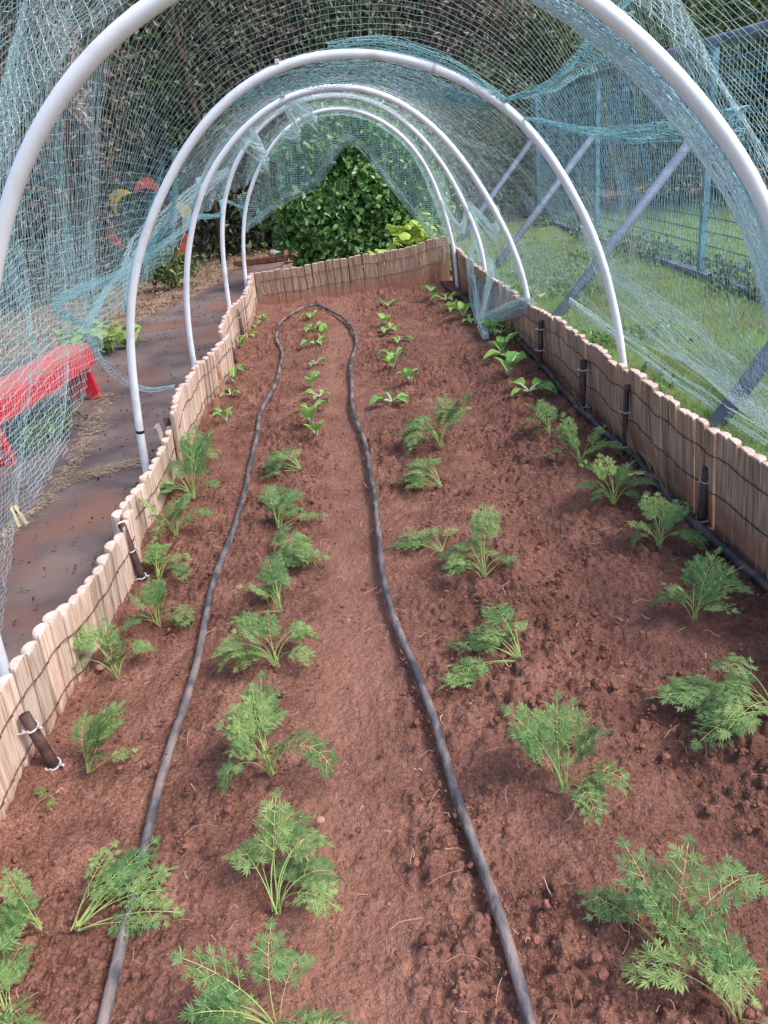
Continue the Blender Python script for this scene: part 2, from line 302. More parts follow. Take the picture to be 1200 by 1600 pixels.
LOOP_PIPE = [(-0.515, 0.647), (-0.521, 0.719), (-0.529, 0.889), (-0.533, 1.064), (-0.532, 1.267), (-0.528, 1.527), (-0.537, 1.843), (-0.535, 2.097), (-0.523, 2.384), (-0.518, 2.806), (-0.535, 3.251), (-0.54, 3.717), (-0.507, 4.164), (-0.503, 4.548), (-0.527, 4.911), (-0.585, 5.307), (-0.596, 5.732), (-0.53, 6.08), (-0.44, 6.25), (-0.40, 6.275), (-0.33, 6.265), (-0.29, 6.22), (-0.21, 6.02), (-0.13, 5.80), (-0.077, 5.484), (-0.035, 5.092), (-0.048, 4.741), (-0.079, 4.367), (-0.086, 3.74), (-0.075, 3.382), (-0.039, 2.955), (-0.028, 2.587), (-0.029, 2.22), (-0.023, 1.892), (-0.008, 1.675), (0.02, 1.477), (0.055, 1.248), (0.07, 1.067), (0.085, 0.933), (0.098, 0.79), (0.107, 0.668), (0.109, 0.599)]
SIDE_PIPE = [(0.964, 1.364), (0.954, 1.602), (0.936, 1.738), (0.922, 1.995), (0.917, 2.182), (0.93, 2.513), (0.896, 3.038), (0.91, 3.631), (0.915, 4.225), (0.888, 4.838), (0.84, 5.283), (0.779, 5.947), (0.735, 6.585)]
STAKES = {'left': [(-0.841, 1.286), (-0.825, 2.072), (-0.914, 2.969), (-0.867, 5.367)], 'leftw': [(-0.862, 4.136)], 'right': [(0.981, 1.987), (0.988, 2.589), (0.927, 3.096), (0.936, 3.838)]}
HOOPS = [(1.5, [(-0.696, 0.931), (-0.624, 1.096), (-0.557, 1.194), (-0.445, 1.3), (-0.351, 1.364), (-0.267, 1.399), (0.475, 1.319), (0.565, 1.244), (0.662, 1.145), (0.726, 1.075), (0.795, 0.98)]), (3.05, [(-0.985, 0.094), (-0.94, 0.437), (-0.882, 0.686), (-0.802, 0.868), (-0.687, 1.036), (-0.509, 1.239), (-0.321, 1.369), (-0.128, 1.435), (0.074, 1.441), (0.293, 1.397), (0.511, 1.295), (0.667, 1.176), (0.781, 1.036), (0.875, 0.87), (0.95, 0.723), (1.002, 0.546), (1.044, 0.363), (1.066, 0.24)]), (4.2, [(-0.942, 0.249), (-0.9, 0.539), (-0.849, 0.73), (-0.731, 0.997), (-0.598, 1.16), (-0.444, 1.285), (-0.267, 1.382), (-0.042, 1.42), (0.143, 1.399), (0.352, 1.306), (0.559, 1.112), (0.707, 0.886), (0.829, 0.652), (0.891, 0.481), (0.937, 0.289)]), (5.35, [(-0.877, 0.207), (-0.837, 0.666), (-0.752, 0.972), (-0.586, 1.216), (-0.351, 1.387), (-0.101, 1.447), (0.136, 1.42), (0.327, 1.345), (0.55, 1.139), (0.697, 0.915), (0.806, 0.668), (0.886, 0.434)]), (6.4, [(-0.869, 0.308), (-0.808, 0.692), (-0.695, 0.959), (-0.482, 1.225), (-0.211, 1.388), (0.105, 1.403), (0.379, 1.278), (0.601, 1.054), (0.726, 0.79), (0.804, 0.496), (0.841, 0.295)])]
PEG1 = ((-1.045, 2.0, .345), (-.25, -.18, .3), 'cream clothes peg clipped to the net at the left edge of the frame', 1.35)
PEG2 = ((1.46, 5.9, -.05), (1.5, 0, 1.8), 'cream clothes peg lying on the lawn by the long slanting brace', 1.6)
PEG3 = ((2.64, 6.95, .06), (.1, .0, .4), 'small white clip on the mesh fence near its bottom rail', 1.1)
# ------------------------------------------------------------------ ground, hillside, mat, lawn
def sheet(name, x0, x1, y0, y1, nx, ny, zf, m, kind='structure', mask=None):
    xs = np.linspace(x0, x1, nx); ys = np.linspace(y0, y1, ny); X, Y = np.meshgrid(xs, ys)
    Z = zf(X, Y); v = np.stack([X, Y, Z], -1).reshape(-1, 3)
    i = np.arange(ny - 1)[:, None] * nx + np.arange(nx - 1)[None]
    f = np.stack([i, i + 1, i + 1 + nx, i + nx], -1)
    if mask is not None:
        f = f[mask(X[:-1, :-1], Y[:-1, :-1])]
    return place(name, np_mesh(name, v, [f.reshape(-1, 4)], True), mat=m, kind=kind)
sheet('ground', -30, 30, -12, 18, 120, 90, lambda X, Y: GZ - 0.03 + 0.02 * fbm(X, Y, 5) , M_LITTER)
sheet('hillside', -34, 34, 15.5, 34, 60, 30, lambda X, Y: -0.3 + (Y - 15.5) * 0.75 + 1.2 * fbm(X * .3, Y * .3, 8), M_HILL)
def mat_mask(X, Y):
    lim = np.interp(Y, [0, 5.5, 6.4, 7.3, 8.2, 9.8, 10.5], [-4.2, -3.6, -2.35, -2.0, -1.66, -1.5, -0.8])
    return X > lim + 0.10 * fbm(X * 3, Y * 3, 31)
sheet('weed_mat', -4.3, -0.845, -0.8, 10.4, 110, 280, lambda X, Y: GZ + 0.015 * fbm(X * 2, Y * 2, 6) + 0.004 * fbm(X * 12, Y * 12, 61), M_MATT, mask=mat_mask)
sheet('lawn', 0.97, 14, -1.5, 11.5, 120, 120, lambda X, Y: GZ + 0.02 * fbm(X * 2, Y * 2, 7), M_LAWN)

# bed soil, fine relief in geometry
def build_soil():
    xs = np.linspace(-0.862, 0.985, 440); ys = [0.18]
    while ys[-1] < 6.7: ys.append(ys[-1] + 0.0033 * (1 + 0.85 * ys[-1]))
    ys = np.array(ys); X, Y = np.meshgrid(xs, ys); nx, ny = len(xs), len(ys)
    low = soil_low(X, Y)
    path = np.exp(-((X + 0.12 + 0.02 * np.sin(Y * 2)) / 0.11) ** 4)
    cl = np.clip(0.5 + 2.2 * fbm(X * 3, Y * 3, 21) + 0.25 - 0.7 * path, 0.18, 1.0)
    h = cells(X, Y, 0.075, 1, 0.1, 0.55) * 0.55 * np.clip(cl - .2, 0, 1) + cells(X + .3, Y, 0.036, 2, 0.2, 0.65) * 0.85 * cl + cells(X, Y + .7, 0.018, 3, 0.3, 0.7) * 0.95 * cl \
        + cells(X, Y, 0.0095, 4, 0.3, 0.7) * 0.6
    h += 0.010 * fbm(X * 12, Y * 12, 22) + 0.006 * fbm(X * 60, Y * 60, 23, 2) * (0.4 + cl)
    # walls of the bed: soil heaped a little against the border
    h += 0.02 * np.exp(-((X + 0.84) / 0.06) ** 2) * (0.5 + vnoise(X * 3, Y * 9, 12)) + 0.02 * np.exp(-((Y - 6.62) / 0.08) ** 2)
    Z = low + h - 0.014
    v = np.stack([X, Y, Z], -1).reshape(-1, 3)
    i = np.arange(ny - 1)[:, None] * nx + np.arange(nx - 1)[None]
    f = np.stack([i, i + 1, i + 1 + nx, i + nx], -1).reshape(-1, 4)
    me = np_mesh('bed_soil', v, [f], True)
    dry = np.clip(path * (0.45 + 1.2 * fbm(X * 4, Y * 3, 41)) + 1.4 * np.clip(fbm(X * 1.5, Y * 1.2, 42) - 0.08, 0, 1) + 0.25 * np.clip((Y - 4) / 3, 0, 1), 0, 0.85)
    damp_shade = np.clip((X - 0.30) / 0.35, 0, 1) * 0.38 * np.clip(1.25 - Y / 6, 0.2, 1) + 0.9 * np.clip(fbm(X * 2.3, Y * 2.3, 43) - 0.07, 0, 1)  # right strip: border shade painted into the soil colour; noise adds moist patches
    damp_shade = np.clip(damp_shade, 0, 0.85) * (1 - path)
    for nm, arr in (('dry', dry), ('damp_shade', damp_shade)):
        a = me.attributes.new(nm, 'FLOAT', 'POINT'); a.data.foreach_set('value', arr.astype(np.float32).ravel())
    place('bed_soil', me, mat=M_SOIL, kind='structure')
build_soil()

def ico():
    t = (1 + 5 ** .5) / 2
    v = [(-1,t,0),(1,t,0),(-1,-t,0),(1,-t,0),(0,-1,t),(0,1,t),(0,-1,-t),(0,1,-t),(t,0,-1),(t,0,1),(-t,0,-1),(-t,0,1)]
    f = [(0,11,5),(0,5,1),(0,1,7),(0,7,10),(0,10,11),(1,5,9),(5,11,4),(11,10,2),(10,7,6),(7,1,8),(3,9,4),(3,4,2),(3,2,6),(3,6,8),(3,8,9),(4,9,5),(2,4,11),(6,2,10),(8,6,7),(9,8,1)]
    v = [Vector(a).normalized() for a in v]; return v, f
def ico2():
    v, f = ico(); v = list(v); mid = {}
    def m(a, b):
        k = (min(a, b), max(a, b))
        if k not in mid: mid[k] = len(v); v.append(((v[a] + v[b]) / 2).normalized())
        return mid[k]
    nf = []
    for a, b, c in f:
        x, y, z = m(a, b), m(b, c), m(c, a); nf += [(a, x, z), (b, y, x), (c, z, y), (x, y, z)]
    return np.array([tuple(a) for a in v]), np.array(nf)
def lumps(name, pos, size, m, label=None, cat=None, hi=True, flat=0.75):
    bv, bf = ico2() if hi else (np.array([tuple(a) for a in ico()[0]]), np.array(ico()[1]))
    n = len(pos); nv = len(bv)
    jit = 1 + 0.6 * (rs.rand(n, nv) - 0.5)
    sc = size[:, None] * (0.75 + 0.5 * rs.rand(n, 3)); sc[:, 2] *= flat
    a = rs.rand(n) * 6.28; V = bv[None] * jit[..., None] * sc[:, None]
    x = V[..., 0] * np.cos(a)[:, None] - V[..., 1] * np.sin(a)[:, None]; y = V[..., 0] * np.sin(a)[:, None] + V[..., 1] * np.cos(a)[:, None]
    V = np.stack([x, y, V[..., 2]], -1) + pos[:, None]
    F = (bf[None] + (np.arange(n) * nv)[:, None, None]).reshape(-1, 3)
    return place(name, np_mesh(name, V.reshape(-1, 3), [F], True), mat=m, label=label, cat=cat, kind='stuff')
def scatter_bed(n, near=1.0):
    u = rs.rand(n); y = 0.3 + 6.2 * u ** near; x = -0.82 + 1.76 * rs.rand(n); keep = ((np.abs(x + 0.12) > 0.10) | (rs.rand(n) < 0.4)) & (fbm(x * 3, y * 3, 21) + 0.1 > (rs.rand(n) - .5) * .5)
    return x[keep], y[keep]
x, y = scatter_bed(7000, 1.8); s = 0.0022 + 0.0062 * rs.rand(len(x)) ** 3
k = s > .0042
lumps('soil_clods', np.stack([x, y, soil_low(x, y) + 0.008 + s * .3], -1)[k], s[k], M_CLOD, 'larger crumbling red clods of soil scattered over the bed', 'soil clods')
lumps('soil_pellets', np.stack([x, y, soil_low(x, y) + 0.008 + s * .3], -1)[~k], s[~k], M_CLOD, 'pea sized red soil pellets between the larger clods', 'soil pellets', hi=False)
x, y = scatter_bed(26000, 1.7); s = 0.0016 + 0.003 * rs.rand(len(x)) ** 2
lumps('soil_crumbs', np.stack([x, y, soil_low(x, y) + 0.009 + s * .3], -1), s, M_CLOD, 'fine red soil crumbs covering the bed between the plants', 'soil crumbs', hi=False)

# pale root fibres and straw on the soil
def fibres(name, n, region, zf, m, label, cat, lmin=.01, lmax=.05, r=.0007, up=.01):
    mb = MB()
    for _ in range(n):
        x, y = region(); a = rnd.random() * 6.28; L = lmin + (lmax - lmin) * rnd.random() ** 2; k = 4; pts = []; c = (rnd.random() - .5) * 1.6
        z0 = zf(x, y)
        for i in range(k):
            t = i / (k - 1); a2 = a + c * t
            pts.append((x + L * t * math.cos(a2), y + L * t * math.sin(a2), z0 + up * rnd.random() * (1 if 0 < i < k - 1 else .4)))
        mb.tube(pts, r * (0.6 + rnd.random() * .8), 3, False)
    return place(name, mb.mesh(name, m), label=label, cat=cat, kind='stuff')
fibres('root_fibres', 650, lambda: (-0.8 + 1.7 * rnd.random(), 0.5 + 3.2 * rnd.random() ** 1.6), lambda x, y: sz(x, y) + .008, M_ROOT, 'thin pale roots and straw bits strewn on the red soil', 'roots', .01, .07, .0007, .012)
for k, (x, y, s, lab) in enumerate([(-.198, 1.052, .010, 'small pinkish stone above the upright carrot plant near the bottom'), (-.785, 1.634, .013, 'reddish stone lying among the straggly carrot fronds on the left'),
                    (.228, .71, .012, 'round earthy lump beside the big carrot plant at bottom right')]):
    bv, bf = ico2(); V = bv * (1 + .25 * (rs.rand(len(bv), 1) - .5)) * np.array([s, s * .8, s * .7]) 
    place('stone', np_mesh('stone', V, [bf], True), mat=(M_ROOT if k < 2 else M_CLOD), loc=(x, y, sz(x, y) + .014), label=lab, cat='stone')

# ------------------------------------------------------------------ picket borders
def picket_mesh(wd, th, h, seed, wood):
    """half-round split log: flat face towards +Y (the bed), round back, chamfered top"""
    r = random.Random(seed); mb = MB(); n = 6
    prof = [(-wd/2, 0.0), (wd/2, 0.0)] + [(wd/2 * math.cos(a), -th * math.sin(a)) for a in [math.pi * k / n for k in range(1, n)]]
    prof = [(-wd/2, 0), (wd/2, 0)] + [(wd/2*math.cos(math.pi*k/n), -0.004 - th*math.sin(math.pi*k/n)) for k in range(0, n + 1)]
    rings = [(0, 1.0), (h - 0.010, 1.0), (h - 0.003, .93), (h, 0.72)]
    tilt = (r.random() - .5) * .008
    vs = []
    for z, s in rings:
        for x, y in prof: vs.append((x * s + tilt * z / h + (0.0012 * math.sin(z * 40 + seed)), (y + th * .4) * s - th * .4, z + (0.005 * x / wd * (r.random() - .5) if z > h - .02 else 0)))
    m = len(prof); mb.cur = 0
    mb.add(vs, [])
    o = 0
    for i in range(3):
        mb.cur = 1 if i >= 2 else 0
        for k in range(m):
            mb.f.append((i*m+k, i*m+(k+1)%m, (i+1)*m+(k+1)%m, (i+1)*m+k)); mb.m.append(mb.cur)
    mb.f.append(tuple(3*m+k for k in range(m))); mb.m.append(1)
    return mb.mesh('picket', [wood, M_END])
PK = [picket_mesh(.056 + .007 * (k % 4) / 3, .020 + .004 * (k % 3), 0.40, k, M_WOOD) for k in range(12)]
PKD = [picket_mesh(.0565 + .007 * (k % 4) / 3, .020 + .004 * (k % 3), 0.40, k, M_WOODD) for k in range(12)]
def border(name, label, p0, p1, tops, side, wob, seed, lean, zoff=0.0, step=.0605, bank=None):
    """p0->p1 in plan; side = +1 when the bed lies left of the walking direction; tops(s in metres along)->z of picket tops"""
    a = Vector((*p0, 0)); b = Vector((*p1, 0)); L = (b - a).length; d = (b - a) / L; nrm = Vector((-d.y, d.x, 0)) * side
    ang = math.atan2(nrm.y, nrm.x) - math.pi / 2
    t = thing(name, label, 'border fence', (a.x, a.y, 0), 0, 'picket rolls round the vegetable bed'); r = random.Random(seed)
    s = step / 2; inner = {}; k = 0; wires = {0: [], 1: []}
    while s < L:
        off = 0.020 * math.sin(s * 4.1 + seed) * wob + 0.006 * math.sin(s * 11 + seed) * wob
        z = tops(s) + zoff + (r.random() - .5) * .016
        P = d * s + nrm * off
        me = (bank or PK)[r.randrange(12)]
        o = place('picket', me, t, loc=(P.x, P.y, z - 0.40), rot=((lean if side > 0 else lean) , (r.random() - .5) * .035, ang + (r.random() - .5) * .07 + 0.07 * math.cos(s * 4.1 + seed) * wob))
        for wi, dz in ((0, .075), (1, .19)):
            q = P + nrm * (0.0045 + lean * -(0.40 - dz) * 1.0 + lean * 0)
            q = P + nrm * (0.0035 - math.sin(lean) * (0.40 - dz))
            wires[wi].append(Vector((q.x, q.y, z - dz + (r.random() - .5) * .004)))
        s += step * (0.97 + .08 * r.random()); k += 1
    for wi in (0, 1):
        pts = wires[wi]; mb = MB(); fine = []; fine2 = []
        for i in range(len(pts) - 1):
            for j in range(6):
                f = j / 6; p = pts[i].lerp(pts[i + 1], f); ph = (i + f) * 6.5
                e = Vector((0, 0, 1)) * math.cos(ph) * .0016 + nrm * (math.sin(ph) * .0012 + .0008)
                fine.append(p + e); fine2.append(p - e + nrm * .0016)
        mb.tube(fine, .0009, 3); mb.tube(fine2, .0009, 3)
        for i in range(len(pts) - 1):        # a knotted twist in every gap between pickets
            p = pts[i].lerp(pts[i + 1], .5) + nrm * .002
            mb.tube([p - d * .006, p, p + d * .006], [.0013, .0028, .0013], 5)
        place('wire', mb.mesh('wire', M_WIRE), t)
    return t
def prof(tab, axis0, sgn=1): 
    ys, zs = zip(*tab); return lambda s: float(np.interp(axis0 + sgn * s, ys, zs))
LT = [(0.4, .22), (1.4, .24), (1.52, .238), (1.7, .20), (1.85, .185), (2.05, .19), (2.25, .21)]
border('picket_border', 'pale near left roll of pickets, nearest the camera, with a barbed looking wire twist', (-.846, .35), (-.846, 2.17), prof(LT, .35), -1, .8, 1, -.10)
border('picket_border', 'second roll of pickets on the left, from the second stake to the leaning grey slats', (-.855, 2.16), (-.862, 3.00), prof([(2.1, .20), (2.35, .195), (2.6, .18), (2.95, .20), (3.05, .215)], 2.16), -1, .4, 5, -.10)
border('picket_border', 'third roll of pickets on the left, orange toned, overlapping the second one', (-.845, 2.95), (-.835, 4.62), prof([(2.9, .27), (3.2, .285), (3.5, .26), (3.9, .25), (4.5, .225)], 2.95), -1, 1, 8, -.08)
border('picket_border', 'far left roll of pickets running up to the back corner', (-.85, 4.6), (-.83, 6.60), prof([(4.6, .24), (5.1, .275), (5.6, .27), (6.5, .29)], 4.6), -1, 1, 3, -.06)
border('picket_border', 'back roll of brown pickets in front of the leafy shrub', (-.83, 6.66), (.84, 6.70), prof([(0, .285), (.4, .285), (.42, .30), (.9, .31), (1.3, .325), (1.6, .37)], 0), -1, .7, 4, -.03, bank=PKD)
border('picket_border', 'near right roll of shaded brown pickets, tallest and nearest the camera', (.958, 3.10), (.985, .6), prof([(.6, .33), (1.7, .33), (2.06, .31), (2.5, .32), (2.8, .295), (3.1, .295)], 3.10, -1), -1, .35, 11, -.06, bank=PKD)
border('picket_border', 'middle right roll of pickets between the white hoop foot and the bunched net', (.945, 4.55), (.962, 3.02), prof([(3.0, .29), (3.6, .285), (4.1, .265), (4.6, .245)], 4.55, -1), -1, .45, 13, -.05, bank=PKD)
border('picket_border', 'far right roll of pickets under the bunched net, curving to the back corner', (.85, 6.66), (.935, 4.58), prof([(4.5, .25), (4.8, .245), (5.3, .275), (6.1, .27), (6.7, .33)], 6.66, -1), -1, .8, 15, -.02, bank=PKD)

def stake(x, y, h, r, tilt, label, m, side, ties=(.82, .22), grp='rusty stakes tied to the picket borders'):
    z0 = sz(x, y) - .03; t = thing('stake', label, 'stake', (x, y, z0), 0, grp); mb = MB()
    top = Vector((tilt[0], tilt[1], h + .03)); n = 14
    mb.tube([(0, 0, 0), top * .5, top], r, n, False)                          # tube wall
    mb.tube([top, top - Vector((0, 0, .03))], r * .80, n, False)
    o = len(mb.v) - 2 * n
    mb.f += [(2 * n + k, 2 * n + (k + 1) % n, o + (k + 1) % n, o + k) for k in range(n)]; mb.m += [0] * n
    mb.add([(r*.8*math.cos(6.283*k/n) + top.x, r*.8*math.sin(6.283*k/n) + top.y, top.z - .03) for k in range(n)], [tuple(range(n))])
    place('pipe', mb.mesh('pipe', m, True), t)
    for f in ties:
        c = top * f; tb = MB(); pts = [(c.x + math.cos(a) * (r + .0025) * (1.25 if math.cos(a) * side > 0 else 1), c.y + math.sin(a) * (r + .0025), c.z + .004 * math.sin(a)) for a in [6.283 * k / 14 for k in range(15)]]
        tb.tube(pts, .0022, 5)
        e = Vector((c.x - side * (r + .003), c.y - .004, c.z)); tb.tube([e, e + Vector((-side * .012, -.008, .004))], [.004, .003], 5)
        tb.tube([Vector((c.x, c.y - r - .003, c.z)), Vector((c.x + side * (r + .018), c.y - .012, c.z - .008))], .0022, 5)
        place('cable_tie', tb.mesh('cable_tie', M_TIE), t)
L4 = STAKES['left']; R4 = STAKES['right']
stake(L4[0][0] + .052, L4[0][1] + .01, .150, .0125, (-.026, .004), 'rusty pipe stake, open topped, tied to the nearest left pickets', M_RUST, -1)
stake(L4[1][0] + .045, L4[1][1] + .02, .20, .012, (-.018, .006), 'dark rusty stake with two white ties at the end of the near left roll', M_RUST, -1, (.62, .2))
stake(L4[2][0] + .10, L4[2][1] + .02, .24, .013, (-.02, 0), 'rusty stake half hidden behind the tall bushy carrot on the left', M_RUST, -1, (.7, .2))
stake(L4[3][0] + .045, L4[3][1], .22, .017, (-.015, .03), 'thick grey stake on the far left roll beside the seedlings', M_BARK, -1, (.8, .3))
stake(-.80, 4.72, .17, .014, (-.015, 0), 'short dark stake on the left between the wooden post and the grey stake', M_RUST, -1, (.75,))
stake(R4[0][0] - .035, R4[0][1], .185, .013, (.012, .01), 'nearest right stake, rusty open pipe with white ties and a split picket above', M_RUST, 1, (.80, .22))
stake(R4[1][0] - .068, R4[1][1], .26, .010, (.008, .01), 'thin dark stake second from the front on the right border', M_RUST, 1, (.66, .2))
stake(R4[2][0] - .02, R4[2][1], .22, .015, (.012, .0), 'third right stake, thick rusty pipe below the hoop foot', M_RUST, 1, (.85, .2))
stake(R4[3][0] - .03, R4[3][1], .24, .014, (.012, .0), 'fourth right stake, dark post beside the bunched net', M_RUST, 1, (.85, .45))
# wooden post and leaning grey slats on the left
mb = MB(); mb.box(-.02, .02, -.012, .012, -.05, .24); place('wooden_post', mb.mesh('wooden_post', M_WOOD), loc=(-.80, 4.10, 0), rot=(.03, -.10, .4), label='short squared wooden post standing inside the orange left pickets', cat='post')
for k, (x, y, h, rz) in enumerate([(-.835, 2.93, .24, .2), (-.815, 2.99, .19, .5)]):
    mb = MB(); mb.box(-.024, .024, -.006, .006, -.06, h); mb.box(-.018, .018, -.0075, -.006, .02, h - .02)
    place('weathered_plank', mb.mesh('grey_slat', M_BARK if k else M_STONE), loc=(x, y, 0), rot=(-.1, -.06, rz + 1.3), label=('taller weathered grey slat stuck in where two left picket rolls meet', 'shorter dark slat beside the taller grey one on the left border')[k], cat='slat')

# ------------------------------------------------------------------ hoops
def smooth_poly(pts, n):
    """Catmull-Rom resampled by arc length, n points"""
    P = np.array(pts, float); P = np.vstack([2 * P[0] - P[1], P, 2 * P[-1] - P[-2]]); out = []
    for i in range(1, len(P) - 2):
        for t in np.linspace(0, 1, 12, endpoint=False):
            a, b, c, d = P[i-1:i+3]; out.append(.5 * ((2*b) + (-a + c)*t + (2*a - 5*b + 4*c - d)*t*t + (-a + 3*b - 3*c + d)*t**3))
    out.append(P[-2]); out = np.array(out); s = np.concatenate([[0], np.cumsum(np.linalg.norm(np.diff(out, axis=0), axis=1))])
    u = np.linspace(0, s[-1], n); return np.stack([np.interp(u, s, out[:, k]) for k in range(out.shape[1])], -1)
HP = []      # finished hoop profiles (x, z)
ends = [((-.955, -.1), (-.945, .20), (-.885, .55), (.93, .60), (.99, .25), (1.01, -.1)), ((-1.0, -.1), None, None, None, (1.085, .0), (1.09, -.1)), ((-.95, -.1), None, None, None, (.955, .0), (.955, -.1)),
        ((-.89, -.1), None, None, None, (.915, .1), (.92, -.1)), ((-.875, -.1), None, None, None, (.845, .1), (.845, -.1))]
for (Y, pts), e in zip(HOOPS, ends):
    p = [q for q in e[:3] if q] + list(pts) + [q for q in e[3:] if q]
    if Y > 2: 
        p = [e[0]] + list(pts) + [e[4], e[5]]
    if Y == 1.5: p = [e[0], e[1], e[2]] + list(pts)[0:] + [(.87, .80), e[3], e[4], e[5]]; p.remove(pts[0]); p = [q for q in p if q != (.93, .60)]; p.insert(-2, (.935, .55)); k_ = p.index(pts[5]) + 1; p[k_:k_] = [(-.10, 1.452), (.09, 1.47), (.29, 1.425)]
    HP.append((Y, smooth_poly(p, 90)))
# even out small tracing wobble
for i, (Y, P) in enumerate(HP):
    for _ in range(14): P[1:-1] = .25 * P[:-2] + .5 * P[1:-1] + .25 * P[2:]
HR = [.0150, .0162, .0154, .0150, .0148]
HL = ['nearest white plastic hoop, cut off by the top of the frame', 'second white plastic hoop from the camera, standing largest in full view', 'third white plastic hoop from the camera',
      'fourth white plastic hoop from the camera, slightly pinkish', 'farthest and smallest looking white plastic hoop, at the back of the bed']
for i, (Y, P) in enumerate(HP):
    t = thing('tunnel_hoop', HL[i], 'hoop', (0, Y, 0), 0, 'white hoops over the vegetable bed'); mb = MB()
    mb.tube([(p[0], .012 * math.sin(k * .12 + i), p[1]) for k, p in enumerate(P)], HR[i], 16)
    place('tube', mb.mesh('tube', M_PVC, True), t)
    if i in (1, 3):
        f = {1: [6, 52], 3: [5]}[i]
        for q in f:
            b = MB(); c = P[q]; d = P[q + 1] - P[q]; d = d / np.linalg.norm(d) * .006
            b.tube([(c[0] - d[0], .012 * math.sin(q * .12 + i), c[1] - d[1]), (c[0] + d[0], .012 * math.sin(q * .12 + i), c[1] + d[1])], HR[i] + .0018, 16)
            place('tie_ring', b.mesh('tie_ring', M_HOLE if q < 10 else M_TIE, True), t)
    if i < 3:
        q = 40; b = MB(); c = P[q]; b.box(c[0] - .007, c[0] + .007, -.02, .02, c[1] + HR[i] - .002, c[1] + HR[i] + .012); place('clip', b.mesh('clip', M_TIE), t)

# ------------------------------------------------------------------ the net (real threads)
def threads(name, P, mask, r, m, parent, hem=None):
    """P (nu,nv,3) knots, mask (nu,nv): every edge between present knots becomes a thin three sided strand"""
    segs = []
    a, b = P[:-1], P[1:]; k = mask[:-1] & mask[1:]; segs.append((a[k], b[k]))
    a, b = P[:, :-1], P[:, 1:]; k = mask[:, :-1] & mask[:, 1:]; segs.append((a[k], b[k]))
    A = np.concatenate([s[0] for s in segs]); B = np.concatenate([s[1] for s in segs])
    return strands(name, A, B, r, m, parent)
def strands(name, A, B, r, m, parent):
    D = B - A; L = np.linalg.norm(D, axis=1, keepdims=True); ok = (L[:, 0] > 1e-5) & (L[:, 0] < .12); A, B, D, L = A[ok], B[ok], D[ok], L[ok]; D = D / L
    up = np.where(np.abs(D[:, 2:3]) > .9, np.array([[1., 0, 0]]), np.array([[0, 0, 1.]])); n1 = np.cross(D, up); n1 /= np.linalg.norm(n1, axis=1, keepdims=True); n2 = np.cross(D, n1)
    rr = (np.asarray(r)[ok] if np.ndim(r) else np.full(1, r)); V = []
    for E in (A, B):
        for k in range(3):
            th = 2 * math.pi * k / 3; V.append(E + (n1 * math.cos(th) + n2 * math.sin(th)) * rr)
    V = np.stack(V, 1); n = len(A); base = (np.arange(n) * 6)[:, None, None]
    F = np.array([[0, 1, 4, 3], [1, 2, 5, 4], [2, 0, 3, 5]])[None] + base
    return place(name, np_mesh(name, V.reshape(-1, 3), [F.reshape(-1, 4)], False), parent, m)
NET = thing('bird_net', 'fine turquoise bird net draped over all the white hoops, bunched in folds', 'net', (0, 0, 0))
# surface: s = arc fraction 0..1 (left foot -> right foot), y along the bed
HY = np.array([.55] + [h[0] for h in HP] + [6.95]); prof_s = np.linspace(0, 1, 90)
PR = [HP[0][1] * 1.0] + [h[1] for h in HP] + [HP[4][1] * .985]
PR = np.array(PR)                                                    # (7,90,2)
# push outwards by the pipe radius and let the foot flare
cent = np.array([.03, .62])
def net_surface(S, Yv, seed=0, sag=1.0, off=.020, wr=1.0):
    ki = np.clip(np.searchsorted(HY, Yv, side='right') - 1, 0, len(HY) - 2); f = np.clip((Yv - HY[ki]) / (HY[ki + 1] - HY[ki]), 0, 1)
    si = np.clip(S, 0, 1) * 89; s0 = np.clip(si.astype(int), 0, 88); sf = si - s0
    def at(k): return PR[k, s0] * (1 - sf)[..., None] + PR[k, s0 + 1] * sf[..., None]
    p = at(ki) * (1 - f)[..., None] + at(ki + 1) * f[..., None]
    d = p - cent; ln = np.linalg.norm(d, axis=-1, keepdims=True); d = d / ln
    hang = 4 * f * (1 - f)
    top = np.exp(-((S - .5) / .22) ** 2)
    lump = fbm(S * 9 + 3, Yv * 1.1, 50 + seed, 3)
    ridge = np.abs(np.sin((S * 30 + 3.0 * fbm(S * 4, Yv * 1.2, 51 + seed, 2) * 6 + Yv * 1.3)))
    calm = 1 - .75 * np.exp(-((S - .52) / .16) ** 2)
    R = off - sag * hang * (0.018 + .020 * top) + wr * calm * (.045 * lump * (.25 + hang) + .010 * (ridge - .5) * hang)
    bil = np.interp(Yv, [1.45, 1.7, 2.1, 2.55, 2.80, 2.95, 3.05], [0, .28, .55, .62, .50, .20, 0]) * np.exp(-((S - .50) / .19) ** 2)
    R = np.where(Yv < 1.5, off + (R - off) * .35, R) + bil * sag
    p = p + d * R[..., None]
    return np.stack([p[..., 0], Yv + 0 * S, p[..., 1]], -1)
CELL = .0195
nsn = 172; yy_ = [.62]
while yy_[-1] < 6.9: yy_.append(yy_[-1] + CELL * float(np.interp(yy_[-1], [1.3, 1.6, 2.1, 2.5, 2.7, 3.0, 3.1], [1, .85, .85, .8, .45, .45, 1])))
J, I = np.meshgrid(np.arange(len(yy_)), np.arange(nsn)); Y0 = np.array(yy_)[J]; S0 = I / (nsn - 1)
